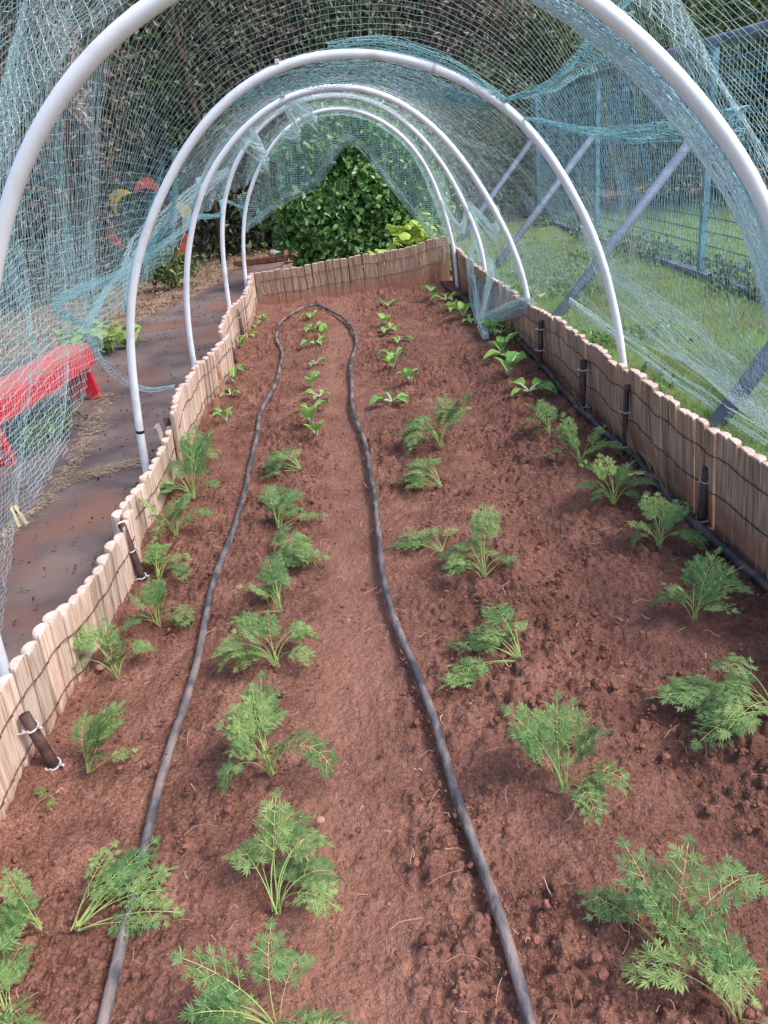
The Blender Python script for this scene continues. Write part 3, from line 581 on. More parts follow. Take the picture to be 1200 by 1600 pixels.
# gathering: knots drift towards fold lines, so threads crowd in places and open in others
calm = 1 - .8 * np.exp(-((S0 - .54) / .17) ** 2)
S1 = S0 + calm * (.010 * np.sin(Y0 * 4.1 + S0 * 13) * np.sin(Y0 * 1.7) + .005 * np.sin(S0 * 55 + Y0 * 1.2) + .03 * fbm(S0 * 5, Y0 * 1.4, 70, 3))
Y1 = Y0 + .025 * np.sin(S0 * 12 + .8 * Y0) + calm * (.05 * fbm(S0 * 8, Y0 * 1.5, 71, 3) + .006 * np.sin(Y0 * 30 + S0 * 9))
P = net_surface(S1, Y1)
P += (rs.rand(*P.shape) - .5) * .0045
# bottom edges
zl = np.interp(Y0, [.6, 1.5, 1.9, 2.15, 2.75, 2.95, 3.3, 4.2, 5.0, 6.4, 6.9], [.85, .80, .40, .42, .58, .66, .72, .86, .93, .98, 1.0]) + .015 * np.sin(Y0 * 22) + .03 * fbm(Y0 * 3, Y0 * 0, 72)
zr = np.interp(Y0, [.6, 3.3, 4.2, 5.0, 6.9], [.50, .50, .30, .24, .30]) + .02 * np.sin(Y0 * 9)
mask = np.where(S0 < .5, P[..., 2] > zl, P[..., 2] > zr)
threads('tunnel_sheet', P, mask, .00056, M_NET, NET)

# a second, crumpled layer folded back on the left side
J, I = np.meshgrid(np.arange(150), np.arange(105)); Y0 = 1.62 + J * .0200; S0 = .02 + I * .0056
fold = np.sin(S0 * 70 + Y0 * 7) * .016
P = net_surface(S0 + .008 * np.sin(Y0 * 6 + S0 * 16) + .05 * fbm(S0 * 5, Y0 * 1.5, 81), Y0 + .05 * np.sin(S0 * 16 + Y0) + .10 * fbm(S0 * 6, Y0 * 1.5, 82), 7, 1.3, .03, 1.4)
P[..., 0] -= .05 + .02 * np.sin(Y0 * 11 + S0 * 30); P += (rs.rand(*P.shape) - .5) * .006
zl = np.interp(Y0, [1.1, 1.6, 2.2, 2.9, 3.3, 4.2], [.95, .85, .66, .62, .70, .84]) + .012 * np.sin(Y0 * 19)
upper = np.interp(Y0, [1.1, 1.8, 2.4, 3.0, 3.4, 4.2], [.33, .40, .42, .36, .28, .23]) + .01 * np.sin(Y0 * 14)
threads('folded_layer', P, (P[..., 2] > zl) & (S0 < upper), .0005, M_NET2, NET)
# third layer hanging to the ground at the near left, stopping in a slanting free edge
J, I = np.meshgrid(np.arange(112), np.arange(72)); Y0 = .95 + J * .019; T = I / 71
P = np.stack([-.98 - .20 * T ** 1.4 - .03 * np.sin(Y0 * 7) * T - .05 * T * vnoise(Y0 * 2, T * 2, 90), Y0 + .05 * np.sin(T * 6) + .05 * fbm(T * 4, Y0 * 3, 91), 1.0 - 1.06 * T + .0 * Y0], -1)
P[..., 0] += .04 * np.abs(np.sin(Y0 * 9 + T * 3)); P += (rs.rand(*P.shape) - .5) * .006
edge = np.interp(P[..., 2], [-.1, .1, .3, .5, .66, .9], [1.85, 2.02, 2.38, 2.62, 2.9, 3.1])
threads('side_drop', P, (Y0 < edge) & (Y0 > 1.80) & (P[..., 2] > GZ + .01), .00042, M_NET, NET)
# right side: the net leaves the hoops and spreads over the lawn
J, I = np.meshgrid(np.arange(165), np.arange(70)); Y0 = 1.3 + J * .0215; T = I / 69
base = np.interp(Y0, [1.3, 1.5, 3.05, 4.2, 5.35], [.95, .96, 1.02, .93, .90]); out = np.interp(Y0, [1.3, 2.4, 3.1, 4.0, 5.0], [.50, .62, .72, .62, .20])
P = np.stack([base + out * T ** 1.25, Y0 + .22 * T * np.interp(Y0, [1.3, 3, 5], [0, 1, 1.6]) + .04 * fbm(T * 4, Y0 * 2, 95), .56 - .63 * np.sin(np.clip(T * 1.25, 0, 1.5708) * 1.0) + .0 * Y0], -1)
P[..., 2] = np.maximum(P[..., 2] + .03 * np.abs(np.sin(Y0 * 6 + T * 2.5)) * (1 - T) , GZ + .02 + .015 * np.abs(np.sin(Y0 * 12 + T * 9))); P += (rs.rand(*P.shape) - .5) * .005
threads('lawn_skirt', P, np.ones(J.shape, bool) & (Y0 < 4.7) & ((I + 3 * J) % 7 < 7), .0004, M_NET, NET)

def gathered(name, path, width, n, zig=.010, cell=.016, m=None, seed=0, r=.0008):
    """a strip of net pulled together into a cord-like fold along a path; width is a list of half widths"""
    pts = smooth_poly(path, 200); s = np.concatenate([[0], np.cumsum(np.linalg.norm(np.diff(pts, axis=0), axis=1))]); k = max(4, int(s[-1] / cell)); u = np.linspace(0, s[-1], k)
    c = np.stack([np.interp(u, s, pts[:, i]) for i in range(3)], -1); t = np.gradient(c, axis=0); t /= np.linalg.norm(t, axis=1, keepdims=True)
    ref = np.array([0, 0, 1.]); n1 = np.cross(t, ref); n1 /= np.maximum(np.linalg.norm(n1, axis=1, keepdims=True), 1e-6); n2 = np.cross(t, n1)
    wv = np.interp(np.linspace(0, 1, k), np.linspace(0, 1, len(width)), width); q = np.linspace(-1, 1, n)
    rr = np.random.RandomState(500 + seed); ph = rr.rand(n) * 6.28
    lat = q[:, None] * wv[None] + zig * np.sin(u[None] * 14 + ph[:, None]) * .4
    dep = zig * np.sin(np.arange(n)[:, None] * 2.3 + u[None] * 5 + ph[:, None] * .2) + wv[None] * .25 * np.cos(q[:, None] * 5)
    P = c[None] + n2[None] * lat[..., None] + n1[None] * dep[..., None] + t[None] * (rr.rand(n)[:, None, None] - .5) * cell
    P += (rr.rand(*P.shape) - .5) * .004
    return threads(name, P, np.ones(P.shape[:2], bool), r, m or M_NET2, NET)
def onhoop(i, s, off=0.0, dy=0.0):
    Y, Pp = HP[i]; q = Pp[int(s * 89)]; d = q - cent; d /= np.linalg.norm(d); return (q[0] + d[0] * off, Y + dy, q[1] + d[1] * off)
# net bunched against the nearest hoop on the right, and along the second hoop's crown
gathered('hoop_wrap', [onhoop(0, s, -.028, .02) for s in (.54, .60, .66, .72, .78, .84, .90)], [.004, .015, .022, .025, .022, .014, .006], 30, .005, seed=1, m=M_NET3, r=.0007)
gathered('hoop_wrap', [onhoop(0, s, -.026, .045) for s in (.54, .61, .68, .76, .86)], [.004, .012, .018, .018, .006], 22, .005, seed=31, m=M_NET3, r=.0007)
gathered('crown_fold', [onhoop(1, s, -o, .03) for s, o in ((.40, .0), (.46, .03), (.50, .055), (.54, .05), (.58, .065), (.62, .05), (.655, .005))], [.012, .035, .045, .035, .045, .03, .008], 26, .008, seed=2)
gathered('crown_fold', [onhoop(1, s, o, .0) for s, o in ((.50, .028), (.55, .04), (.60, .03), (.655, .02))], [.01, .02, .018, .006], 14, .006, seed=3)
h1 = onhoop(1, .655, .02)
for k, (s0_, sag, wd) in enumerate([(.635, .05, [.006, .012, .03, .06]), (.70, .06, [.004, .008, .02, .03])]):
    e = onhoop(0, s0_, .03); b = onhoop(1, .655 + .03 * k, .02)
    midp = tuple((b[i] + e[i]) / 2 for i in range(3)); midp = (midp[0] + .02, midp[1], midp[2] - sag * .6)
    gathered('pinched_fold', [b, midp, e], wd, 11, .007, seed=4 + k)
# left: long folds running from the second hoop up to the nearest hoop, and the rolled lower edge
0 and gathered('long_fold', [onhoop(1, .27, .03), (-.73, 2.3, 1.10), onhoop(0, .38, .04)], [.006, .016, .008], 12, .008, seed=8)
0 and gathered('long_fold', [onhoop(1, .33, .03), (-.55, 2.3, 1.24), onhoop(0, .42, .04)], [.006, .014, .008], 10, .008, seed=9)
gathered('long_fold', [onhoop(1, .34, .03), (-.70, 3.3, .98), (-.92, 3.3, .80), (-.98, 2.6, .80), (-1.10, 3.15, .62)], [.01, .016, .015, .012], 14, .008, seed=10)
gathered('rolled_edge', [(-1.10, 3.15, .62), (-1.05, 3.6, .74), onhoop(2, .255, .03), (-.93, 4.8, .88), onhoop(3, .24, .02), (-.86, 5.9, .90), onhoop(4, .24, .02)], [.010, .016, .012, .016, .012, .012, .010], 14, .008, seed=11)
gathered('rolled_edge', [onhoop(1, .20, .02), (-.95, 3.6, .84), onhoop(2, .30, .03), (-.80, 4.8, 1.04), onhoop(3, .31, .02)], [.02, .05, .03, .05, .02], 14, .010, seed=12, m=M_NET)
gathered('loose_tail', [(-1.13, 3.2, .60), (-1.12, 3.35, .38), (-1.02, 3.42, .26), (-.88, 3.40, .26)], [.03, .02, .015, .01], 10, .01, seed=13, m=M_NET)
# right: free fold sloping down across the lawn from the second hoop, and the clump caught inside the border
gathered('lawn_fold', [(.99, 3.35, .72), (1.15, 3.55, .50), (1.40, 3.60, .26), (1.62, 3.45, .04), (1.66, 2.9, -.05)], [.02, .06, .09, .10, .08], 16, .010, seed=14, m=M_NET)
gathered('lawn_fold', [(1.10, 3.95, .30), (1.30, 3.7, .12), (1.45, 3.2, -.02), (1.5, 2.6, -.05)], [.01, .03, .04, .04], 12, .01, seed=15, m=M_NET)
gathered('caught_clump', [(.93, 5.30, .33), (.88, 5.05, .24), (.80, 4.85, .13), (.755, 4.75, .05), (.745, 4.5, .03)], [.03, .045, .04, .03, .015], 13, .02, seed=16, m=M_NET)
gathered('caught_clump', [(.95, 4.10, .27), (.90, 4.30, .22), (.83, 4.60, .13), (.76, 4.80, .06)], [.035, .05, .04, .02], 24, .008, seed=17, m=M_NET)
gathered('caught_clump', [(.92, 6.0, .33), (.86, 5.7, .20), (.80, 5.2, .10), (.75, 4.8, .05)], [.07, .10, .08, .03], 14, .016, seed=18, m=M_NET)
gathered('caught_clump', [(.97, 6.2, .60), (.93, 5.8, .42), (.90, 5.45, .34)], [.03, .08, .05], 12, .018, seed=19, m=M_NET)
# a veil of net hung over the border between the clump and the fourth hoop
J, I = np.meshgrid(np.arange(95), np.arange(22)); Y0 = 4.15 + J * .0195; T = I / 21
zt = np.interp(Y0, [4.1, 4.7, 5.3, 6.1], [.275, .25, .285, .28]); reach = np.interp(Y0, [4.15, 4.5, 4.9, 5.4, 6.0], [.02, .6, 1, .8, .5])
P = np.stack([.935 - .15 * T * reach, Y0 + .05 * np.sin(T * 5) + 0 * T, zt + .012 - (zt - .05) * T * reach + .01 * np.sin(Y0 * 21 + T * 4)], -1); P += (rs.rand(*P.shape) - .5) * .005
threads('border_veil', P, np.ones(J.shape, bool), .0008, M_NET, NET)
# end curtain with a three cornered opening
Xc, Zc = np.meshgrid(np.arange(-.98, .98, .0165), np.arange(-.05, 1.5, .0165)); 
def in_hoop(X, Z):
    Pp = HP[4][1]; s_ = np.interp(X, Pp[(Pp[:, 1] > .6)][:, 0], Pp[(Pp[:, 1] > .6)][:, 1], left=0, right=0); return Z < s_ + .0
lim = np.interp(Xc, [-.95, -.56, -.30, .10, .14, .76, .95], [.55, .78, .86, 1.19, 1.19, .30, .15]) + .012 * np.sin(Xc * 40)
for k in range(2):
    Yc = 6.43 + .10 * k + .30 * np.clip(1.35 - Zc, 0, 1) * (0.3 + .5 * k) + .03 * np.sin(Xc * 17 + k) + .05 * fbm(Xc * 4, Zc * 2, 120 + k)
    Px = Xc + .02 * np.sin(Zc * 12 + k * 2) + .012 * np.sin(Xc * 60 + k)
    P = np.stack([Px, Yc, Zc + .015 * np.sin(Xc * 13 + k)], -1); P += (rs.rand(*P.shape) - .5) * .005
    threads('end_curtain', P, (Zc > lim - .02 * k) & (in_hoop(Xc, Zc) | (np.abs(Xc) > .72) & (Zc < .9) & (np.abs(Xc) < .84)), .0008, M_NET2 if k else M_NET, NET)
gathered('curtain_hem', [(-.86, 6.75, .62), (-.50, 6.72, .80), (-.20, 6.68, .92), (.10, 6.62, 1.19), (.40, 6.75, .83), (.74, 6.8, .33)], [.02, .03, .04, .03, .03, .02], 12, .012, seed=20, m=M_NET)
gathered('sagging_fold', [onhoop(2, .46, .02), (-.10, 4.8, 1.30), onhoop(3, .44, .02), (-.25, 5.9, 1.27), onhoop(4, .40, 0)], [.03, .06, .03, .05, .03], 12, .010, seed=21, m=M_NET)
gathered('sagging_fold', [onhoop(2, .38, .02), (-.42, 4.8, 1.17), onhoop(3, .38, .02), (-.5, 5.9, 1.12), onhoop(4, .33, 0)], [.03, .06, .03, .05, .02], 12, .010, seed=22, m=M_NET)
gathered('sagging_fold', [onhoop(2, .78, .02), (.88, 4.8, .58), onhoop(3, .80, .02), (.84, 5.9, .50), onhoop(4, .80, 0)], [.02, .05, .03, .04, .02], 12, .010, seed=23, m=M_NET)

# ------------------------------------------------------------------ pipes lying in the bed
def lay_pipe(name, path, r, m, label, zadd=.006):
    c = smooth_poly([(x, y) for x, y in path], 260); mb = MB(); z = soil_low(c[:, 0], c[:, 1]) + r * .75 + zadd
    for _ in range(6): z[1:-1] = (z[:-2] + z[1:-1] + z[2:]) / 3
    pts = [(c[i, 0] + .0035 * math.sin(i * .35), c[i, 1], z[i] + .002 * math.sin(i * .5)) for i in range(len(c))]
    mb.tube(pts, r, 12); t = thing(name, label, 'irrigation pipe', (0, 0, 0)); place('pipe', mb.mesh('pipe', m, True), t); return t, pts
t, pts = lay_pipe('drip_pipe', LOOP_PIPE, .0098, M_PIPE, 'dusty grey irrigation pipe looped around the middle row, joined at the far end')
for i in list(range(14, 250, 17)):
    p = Vector(pts[i]); q = Vector(pts[i + 1]); d = (q - p).normalized(); b = MB()
    if i % 2: b.tube([p - d * .004, p + d * .004], .0112, 12); place('joint', b.mesh('joint', M_PIPE, True), t)
    else:
        b.tube([p + Vector((0, 0, .0085)), p + Vector((0, 0, .0105))], .0022, 8); place('dripper', b.mesh('dripper', M_HOLE), t)
t, pts = lay_pipe('drip_pipe', SIDE_PIPE, .0130, M_BLACK, 'black irrigation pipe running along the foot of the right border')
for i in range(8, 250, 14):
    p = Vector(pts[i]); q = Vector(pts[i + 1]); d = (q - p).normalized(); b = MB(); b.tube([p - d * .006, p + d * .006], .0142, 12); place('joint', b.mesh('joint', M_BLACK, True), t)

# ------------------------------------------------------------------ carrots
def frond(seed, a0, a1, L=1.0, bare=.57):
    """one feathery leaf reaching ~1 m along +X (scaled when placed)"""
    r = random.Random(seed); mb = MB(); N = 15; pts = [Vector((0, 0, 0))]; bend = (r.random() - .5) * .9
    for i in range(N):
        f = i / (N - 1); a = a0 + (a1 - a0) * f ** 1.3; h = bend * f
        pts.append(pts[-1] + Vector((math.cos(a) * math.cos(h), math.cos(a) * math.sin(h), math.sin(a))) * (L / N))
    for p in pts: p.z = max(p.z, .03)
    mb.cur = 1; mb.tube(pts, [max(.0035, .012 - .016 * i / N) for i in range(N + 1)], 4, False)
    def leaflet(p, d, nrm, ll):
        side = d.cross(nrm).normalized()
        for an, ls in ((0, 1), (.42, .85), (-.42, .85), (.85, .66), (-.85, .66), (1.3, .42), (-1.3, .42)):
            if abs(an) > 1 and r.random() < .35: continue
            q = (d * math.cos(an) + side * math.sin(an)).normalized(); s2 = q.cross(nrm).normalized(); l = ll * ls * (.8 + .4 * r.random()); wd = l * .088
            dz = nrm * l * .10 * (r.random() - .3)
            mb.add([p, p + q * l * .55 + s2 * wd + dz, p + q * l - dz, p + q * l * .55 - s2 * wd + dz], [(0, 1, 2, 3)])
    K = 4; i0 = int(bare * N)
    for k in range(K + 1):
        f = bare + (1 - bare) * k / K; x = f * N; i = min(int(x), N - 1); p = pts[i].lerp(pts[i + 1], x - i); t = (pts[i + 1] - pts[i]).normalized()
        up = Vector((0, 0, 1)); sd = t.cross(up).normalized() if abs(t.z) < .97 else Vector((0, 1, 0)); nr = sd.cross(t).normalized()
        if nr.z < 0: nr = -nr
        pl = .25 * (1 - .66 * k / K) * (.8 + .4 * r.random()) * (.75 if k == 0 else 1)
        for sg in ((1, -1) if k < K else (0,)):
            d = (t * .62 + sd * sg * .9).normalized() if sg else t
            droop = -.25 + .35 * r.random(); roll = (r.random() - .5) * 1.5; nn = (nr + sd * roll).normalized()
            q = [p + d * pl * u + Vector((0, 0, droop * pl * u * u)) for u in (0, .5, 1)]
            for v in q: v.z = max(v.z, .02)
            mb.cur = 1; mb.tube(q, [.0038, .003, .002], 3, False); mb.cur = 0
            m = 3 if pl > .17 else 2
            for j in range(1, m + 1):
                u = j / m; pp = p + d * pl * u + Vector((0, 0, droop * pl * u * u)); pp.z = max(pp.z, .02); s3 = d.cross(nn).normalized(); ll = (.100 + .03 * (1 - u)) * (.6 + .4 * min(1, pl / .16))
                if j == m: leaflet(pp, d, nn, ll)
                else:
                    for sg2 in (1, -1): leaflet(pp, (d * .55 + s3 * sg2 * .85 + nn * .25 * (r.random() - .5)).normalized(), nn, ll)
    return mb.mesh('leaf', [M_LEAF, M_STEM])
UP = [frond(100 + k, 1.42, .75 - .25 * k) for k in range(4)]
ARCH = [frond(120 + k, 1.3, -.55 - .25 * k) for k in range(4)]
FLOP = [frond(140 + k, .45, -.35) for k in range(3)]
for idx, (x, y, ang, size, n, lean, lab) in enumerate(CARROTS):
    z = sz(x, y) + .004; t = thing('carrot_plant', lab, 'carrot plant', (x, y, z), 0, 'young carrot plants growing in rows'); r = random.Random(900 + idx)
    for k in range(n + (3 if n > 5 and y > 1.1 else 0)):
        spread = math.pi * (1 - .72 * lean); a = ang + (r.random() * 2 - 1) * spread
        if lean > .85: bank = FLOP + ARCH[:2]
        elif lean < .56: bank = UP + UP[:2] + ARCH
        else: bank = ARCH + UP[1:3] + FLOP[:1]
        me = bank[r.randrange(len(bank))]; s = size * (.55 + .55 * r.random()) * (1.05 if y > 1.1 else .85)
        s2 = s * (1.25 if k % 4 == 0 else 1.0)
        place('leaf', me, t, loc=((r.random() - .5) * .014, (r.random() - .5) * .014, -.004), rot=(0, 0, a), scale=(s2, s, s * (.9 + .3 * r.random())))

# ------------------------------------------------------------------ lettuce seedlings
def let_leaf(seed, a0, a1, wd):
    r = random.Random(seed); mb = MB(); N = 9; p = Vector((0, 0, 0)); pts = []
    for i in range(N + 1):
        pts.append(p.copy()); a = a0 + (a1 - a0) * i / N; p = p + Vector((math.cos(a), 0, math.sin(a))) / N
    for q in pts: q.z = max(q.z, .03)
    vs = []; tw = (r.random() - .5)
    for i in range(3, N + 1):
        f = (i - 3) / (N - 3); w = wd * (math.sin(math.pi * min(1, .12 + f * .93)) ** .7); c = pts[i]
        for k in (-1, -.5, 0, .5, 1): vs.append((c.x, c.y + k * w, c.z + abs(k) ** 1.5 * w * .55 + tw * k * w * .4 + .02 * math.sin(i * 2 + k * 3)))
    M = N - 2
    mb.cur = 0; mb.add(vs, [(i*5+k, i*5+k+1, (i+1)*5+k+1, (i+1)*5+k) for i in range(M - 1) for k in range(4)])
    mb.cur = 1; mb.tube(pts, [.055 - .045 * i / N for i in range(N + 1)], 5)
    return mb.mesh('leaf', [M_LET, M_LETP], True)
LU = [let_leaf(k, 1.3, .5 - .3 * k, .20 + .03 * k) for k in range(3)]; LF = [let_leaf(10 + k, .7, -.7, .19 + .03 * k) for k in range(3)]
ROWN = {'a': ('by the left pickets', ), 'b': ('inside the pipe loop', ), 'c': ('right of the pipe loop', ), 'd': ('along the right border', )}
ORD = ['first', 'second', 'third', 'fourth', 'fifth', 'sixth', 'seventh', 'eighth', 'ninth', 'tenth', 'eleventh']
LOOK = ['limp pale', 'small upright', 'drooping two leaved', 'bright green', 'flattened', 'wilting', 'short stubby']
for key, pts in SEEDLINGS.items():
    for i, (x, y) in enumerate(pts):
        r = random.Random(i * 31 + ord(key)); n = 3 + (r.random() < .6); big = {'a': .10, 'b': .105, 'c': .105, 'd': .125}[key] * (.85 + .35 * r.random())
        flat = r.random() < (.55 if key != 'd' else .25)
        lab = ('limp' if flat else 'upright') + ' lettuce seedling ' + ROWN[key][0] + ', ' + ORD[i] + ' from the far end'
        t = thing('lettuce_seedling', lab, 'seedling', (x, y, sz(x, y) + .006), 0, 'lettuce seedlings in the far half of the bed'); a = r.random() * 6.28
        for k in range(n):
            me = (LF if flat else (LU + LF[:1]))[r.randrange(3)]; s = big * (.7 + .5 * r.random())
            place('leaf', me, t, loc=(0, 0, -.002), rot=(0, 0, a + k * 6.28 / n + (r.random() - .5) * .8), scale=s)

# dry weeds by the right border
for k, (x, y, n, lab) in enumerate([(.955, 2.25, 26, 'tuft of dry straw coloured weed stalks beside the nearest right stake'), (.96, 2.62, 22, 'dry grass stalks leaning over the second right stake'), (.93, 3.05, 16, 'small dry weed tuft by the third right stake')]):
    mb = MB()
    for _ in range(n):
        a = math.pi + (rnd.random() - .5) * 2.6; L = .08 + .16 * rnd.random(); e = .7 + .8 * rnd.random(); c = (rnd.random() - .3) * 2.0; p = Vector(((rnd.random() - .5) * .04, (rnd.random() - .5) * .25, 0)); pts = [p]
        for i in range(5): 
            ee = e - c * i / 5; pts.append(pts[-1] + Vector((math.cos(a) * math.cos(ee) * .45, math.sin(a) * math.cos(ee), math.sin(ee))) * L / 5)
        mb.tube(pts, .0008, 3, False)
    place('dry_weed', mb.mesh('dry_weed', M_DRYG), loc=(x - .02, y, .0), label=lab, cat='weed')

# ------------------------------------------------------------------ metal mesh fence on the right
FX = 2.68
t = thing('mesh_fence', 'tall blue grey metal mesh fence with round posts along the lawn', 'fence', (FX, 0, 0))
POSTS = [.75, 3.35, 5.95, 8.55, 11.15, 13.75]
for y in POSTS:
    mb = MB(); mb.box(-.022, .022, y - .022, y + .022, -.12, 1.47); mb.box(-.026, .026, y - .026, y + .026, 1.47, 1.478); place('post', mb.mesh('post', M_FENCE), t)
mb = MB(); mb.tube([(0, -1, 1.50), (0, 14, 1.50)], .032, 12); place('top_rail', mb.mesh('top_rail', M_RAIL, True), t)
mb = MB(); mb.box(-.03, .03, -1, 14, -.125, -.04); place('bottom_rail', mb.mesh('bottom_rail', M_RAIL), t)
mb = MB(); mb.box(-.038, -.030, -1, 14, -.052, -.034); place('rail_lip', mb.mesh('rail_lip', M_BRACE), t)
for a, b in zip(POSTS[:-1], POSTS[1:]):
    A = []; B = []
    ys = np.arange(a + .055, b - .02, .055); zs = np.arange(-.04, 1.47, .10)
    for y in ys: A.append((0, y, -.07)); B.append((0, y, 1.47))
    A = np.array(A); B = np.array(B); nseg = 14
    AA = np.concatenate([A + (B - A) * i / nseg for i in range(nseg)]); BB = np.concatenate([A + (B - A) * (i + 1) / nseg for i in range(nseg)])
    H0 = []; H1 = []
    for z in zs:
        yy = np.linspace(a + .024, b - .024, 30)
        for p, q in zip(yy[:-1], yy[1:]): H0.append((.005, p, z)); H1.append((.005, q, z))
    o = strands('mesh_panel', np.concatenate([AA, H0]), np.concatenate([BB, H1]), np.concatenate([np.full((len(AA), 1), .0034), np.full((len(H0), 1), .0050)]), M_FENCE, t)
for k, (f, tp, lab) in enumerate([((1.42, 2.94, -.10), (2.65, 3.55, .98), 'nearest slanting brace, low at the right edge of the frame'), ((1.35, 5.25, -.10), (2.65, 6.0, .98), 'long slanting brace from the lawn up to the nearest visible fence post'),
                             ((1.35, 7.55, -.10), (2.65, 8.5, .98), 'slanting brace behind the second hoop on the right'), ((1.35, 9.9, -.10), (2.65, 11.1, .98), 'farthest slanting brace of the mesh fence')]):
    mb = MB(); mb.tube([f, tp], .036 if k < 2 else .034, 12); mb.tube([tp, (FX - .02, tp[1], tp[2])], .02, 8)
    place('fence_brace', mb.mesh('fence_brace', M_BRACE, True), label=lab, cat='brace', group='slanting braces of the mesh fence')

# ------------------------------------------------------------------ red bench
def bench():
    t = thing('bench', 'low red painted wooden bench with notched plank legs', 'bench', (-1.765, 4.69, GZ), math.radians(-7)); 
    # local frame: y- runs toward the camera along the bench, x across
    W, Ln, Hh = .19, 1.17, .335
    mb = MB(); mb.box(-W/2, W/2, -Ln, .04, Hh - .028, Hh); place('seat', mb.mesh('seat', M_REDD), t)
    for sg in (-1, 1):
        mb = MB(); x = sg * (W / 2 - .012); mb.box(min(x, x + sg * .022), max(x, x + sg * .022), -Ln + .004, .036, Hh - .125, Hh - .0305); place('apron', mb.mesh('apron', M_RED), t)
    mb = MB(); mb.box(-W/2 + .013, W/2 - .013, .016, .034, Hh - .125, Hh - .0305); place('end_board', mb.mesh('end_board', M_RED), t)
    for y in (-.03, -Ln + .08):
        mb = MB(); pr = [(-.072, Hh - .032), (.072, Hh - .032), (.112, 0), (.045, 0), (0, .085), (-.045, 0), (-.112, 0)]
        vs = [(x, y - .014, z) for x, z in pr] + [(x, y + .014, z) for x, z in pr]; n = 7
        mb.add(vs, [(6, 5, 4, 0), (0, 4, 1), (1, 4, 3, 2), (7+0, 7+4, 7+5, 7+6), (7+1, 7+4, 7+0), (7+2, 7+3, 7+4, 7+1)] + [(k, (k+1) % n, 7 + (k+1) % n, 7 + k) for k in range(n)])
        place('leg', mb.mesh('leg', M_RED), t)
bench()

# ------------------------------------------------------------------ plants with big leaves
def round_leaf(seed, lobes=0, cup=.25):
    r = random.Random(seed); n = 12; vs = [(0, 0, 0)]; 
    for ring, rr in ((1, .5), (2, 1.0)):
        for k in range(n):
            a = 2 * math.pi * k / n; q = rr * (.5 + .06 * r.random() + .05 * math.cos(a * lobes)); vs.append((math.cos(a) * q, math.sin(a) * q, -cup * q * q + .04 * math.sin(a * 3) * rr))
    f = [(0, 1 + k, 1 + (k + 1) % n) for k in range(n)] + [(1 + k, 1 + n + k, 1 + n + (k + 1) % n, 1 + (k + 1) % n) for k in range(n)]
    return vs, f
def big_leaf_plant(name, lab, cat, loc, n, spread, hgt, size, m, seed, ang=0, group=None):
    t = thing(name, lab, cat, loc, 0, group); r = random.Random(seed); meshes = []
    for k in range(4):
        mb = MB(); vs, f = round_leaf(seed + k, 5, .5); mb.add(vs, f); mb.tube([(0, 0, 0), (-.1, 0, -.35), (-.25, 0, -1.0)], [.03, .035, .045], 4); meshes.append(mb.mesh('leaf', m, True))
    for k in range(n):
        a = r.random() * 6.28; q = spread * math.sqrt(r.random()); h = hgt * (.35 + .65 * r.random()) * (1 - .4 * q / spread)
        place('leaf', meshes[k % 4], t, loc=(math.cos(a) * q, math.sin(a) * q, h), rot=((r.random() - .5) * 1.0 - .25, (r.random() - .5) * 1.0 + .1, r.random() * 6.28), scale=size * (.65 + .6 * r.random()))
big_leaf_plant('squash_plant', 'yellow green broad leaved squash plant growing behind the red bench', 'squash plant', (-2.10, 6.15, GZ), 60, .32, .26, .115, M_SQ, 3)
big_leaf_plant('climbing_vine', 'lime green round leaved vine at the lower right of the dark shrub', 'vine', (.62, 7.35, .12), 60, .28, .50, .10, M_LIME, 9)
big_leaf_plant('climbing_vine', 'small lime leaved clump peeping over the middle of the back pickets', 'vine', (.32, 7.3, .05), 14, .20, .30, .09, M_LIME, 19)

def leaf_cloud(name, centers, size, m, parent=None, aspect=.55, cup=.15, kind=None, label=None, cat=None, facing=None, simple=False):
    """one folded five point leaf per centre, random directions"""
    n = len(centers); d = rs.randn(n, 3); d[:, 2] -= .3; d /= np.linalg.norm(d, axis=1, keepdims=True)
    nn = rs.randn(n, 3)
    if facing is not None: nn = nn * .6 + np.asarray(facing)
    nn -= d * (nn * d).sum(1, keepdims=True); nn /= np.linalg.norm(nn, axis=1, keepdims=True); s = np.cross(d, nn)
    L = (size * (.6 + .8 * rs.rand(n)))[:, None]; c = centers
    if simple:
        V = np.stack([c, c + d*L*.5 + s*L*aspect*.5 + nn*L*cup, c + d*L, c + d*L*.5 - s*L*aspect*.5 + nn*L*cup], 1); b = (np.arange(n) * 4)[:, None, None]
        return place(name, np_mesh(name, V.reshape(-1, 3), [(np.array([[0, 1, 2], [0, 2, 3]])[None] + b).reshape(-1, 3)], False), parent, m, kind=kind, label=label, cat=cat)
    V = np.stack([c, c + d*L*.35 + s*L*aspect*.5 + nn*L*cup, c + d*L*.75 + s*L*aspect*.36 + nn*L*cup*.7, c + d*L - nn*L*.1, c + d*L*.75 - s*L*aspect*.36 + nn*L*cup*.7, c + d*L*.35 - s*L*aspect*.5 + nn*L*cup, c + d*L*.5], 1)
    b = (np.arange(n) * 7)[:, None, None]; F = np.array([[0, 1, 2, 6], [6, 2, 3, 3], [0, 6, 4, 5], [6, 3, 4, 4]])[None] + b
    F3 = np.concatenate([np.array([[6, 2, 3], [6, 3, 4]])[None] + b], 1).reshape(-1, 3); F4 = (np.array([[0, 1, 2, 6], [0, 6, 4, 5]])[None] + b).reshape(-1, 4)
    return place(name, np_mesh(name, V.reshape(-1, 3), [F3, F4], False), parent, m, kind=kind, label=label, cat=cat)
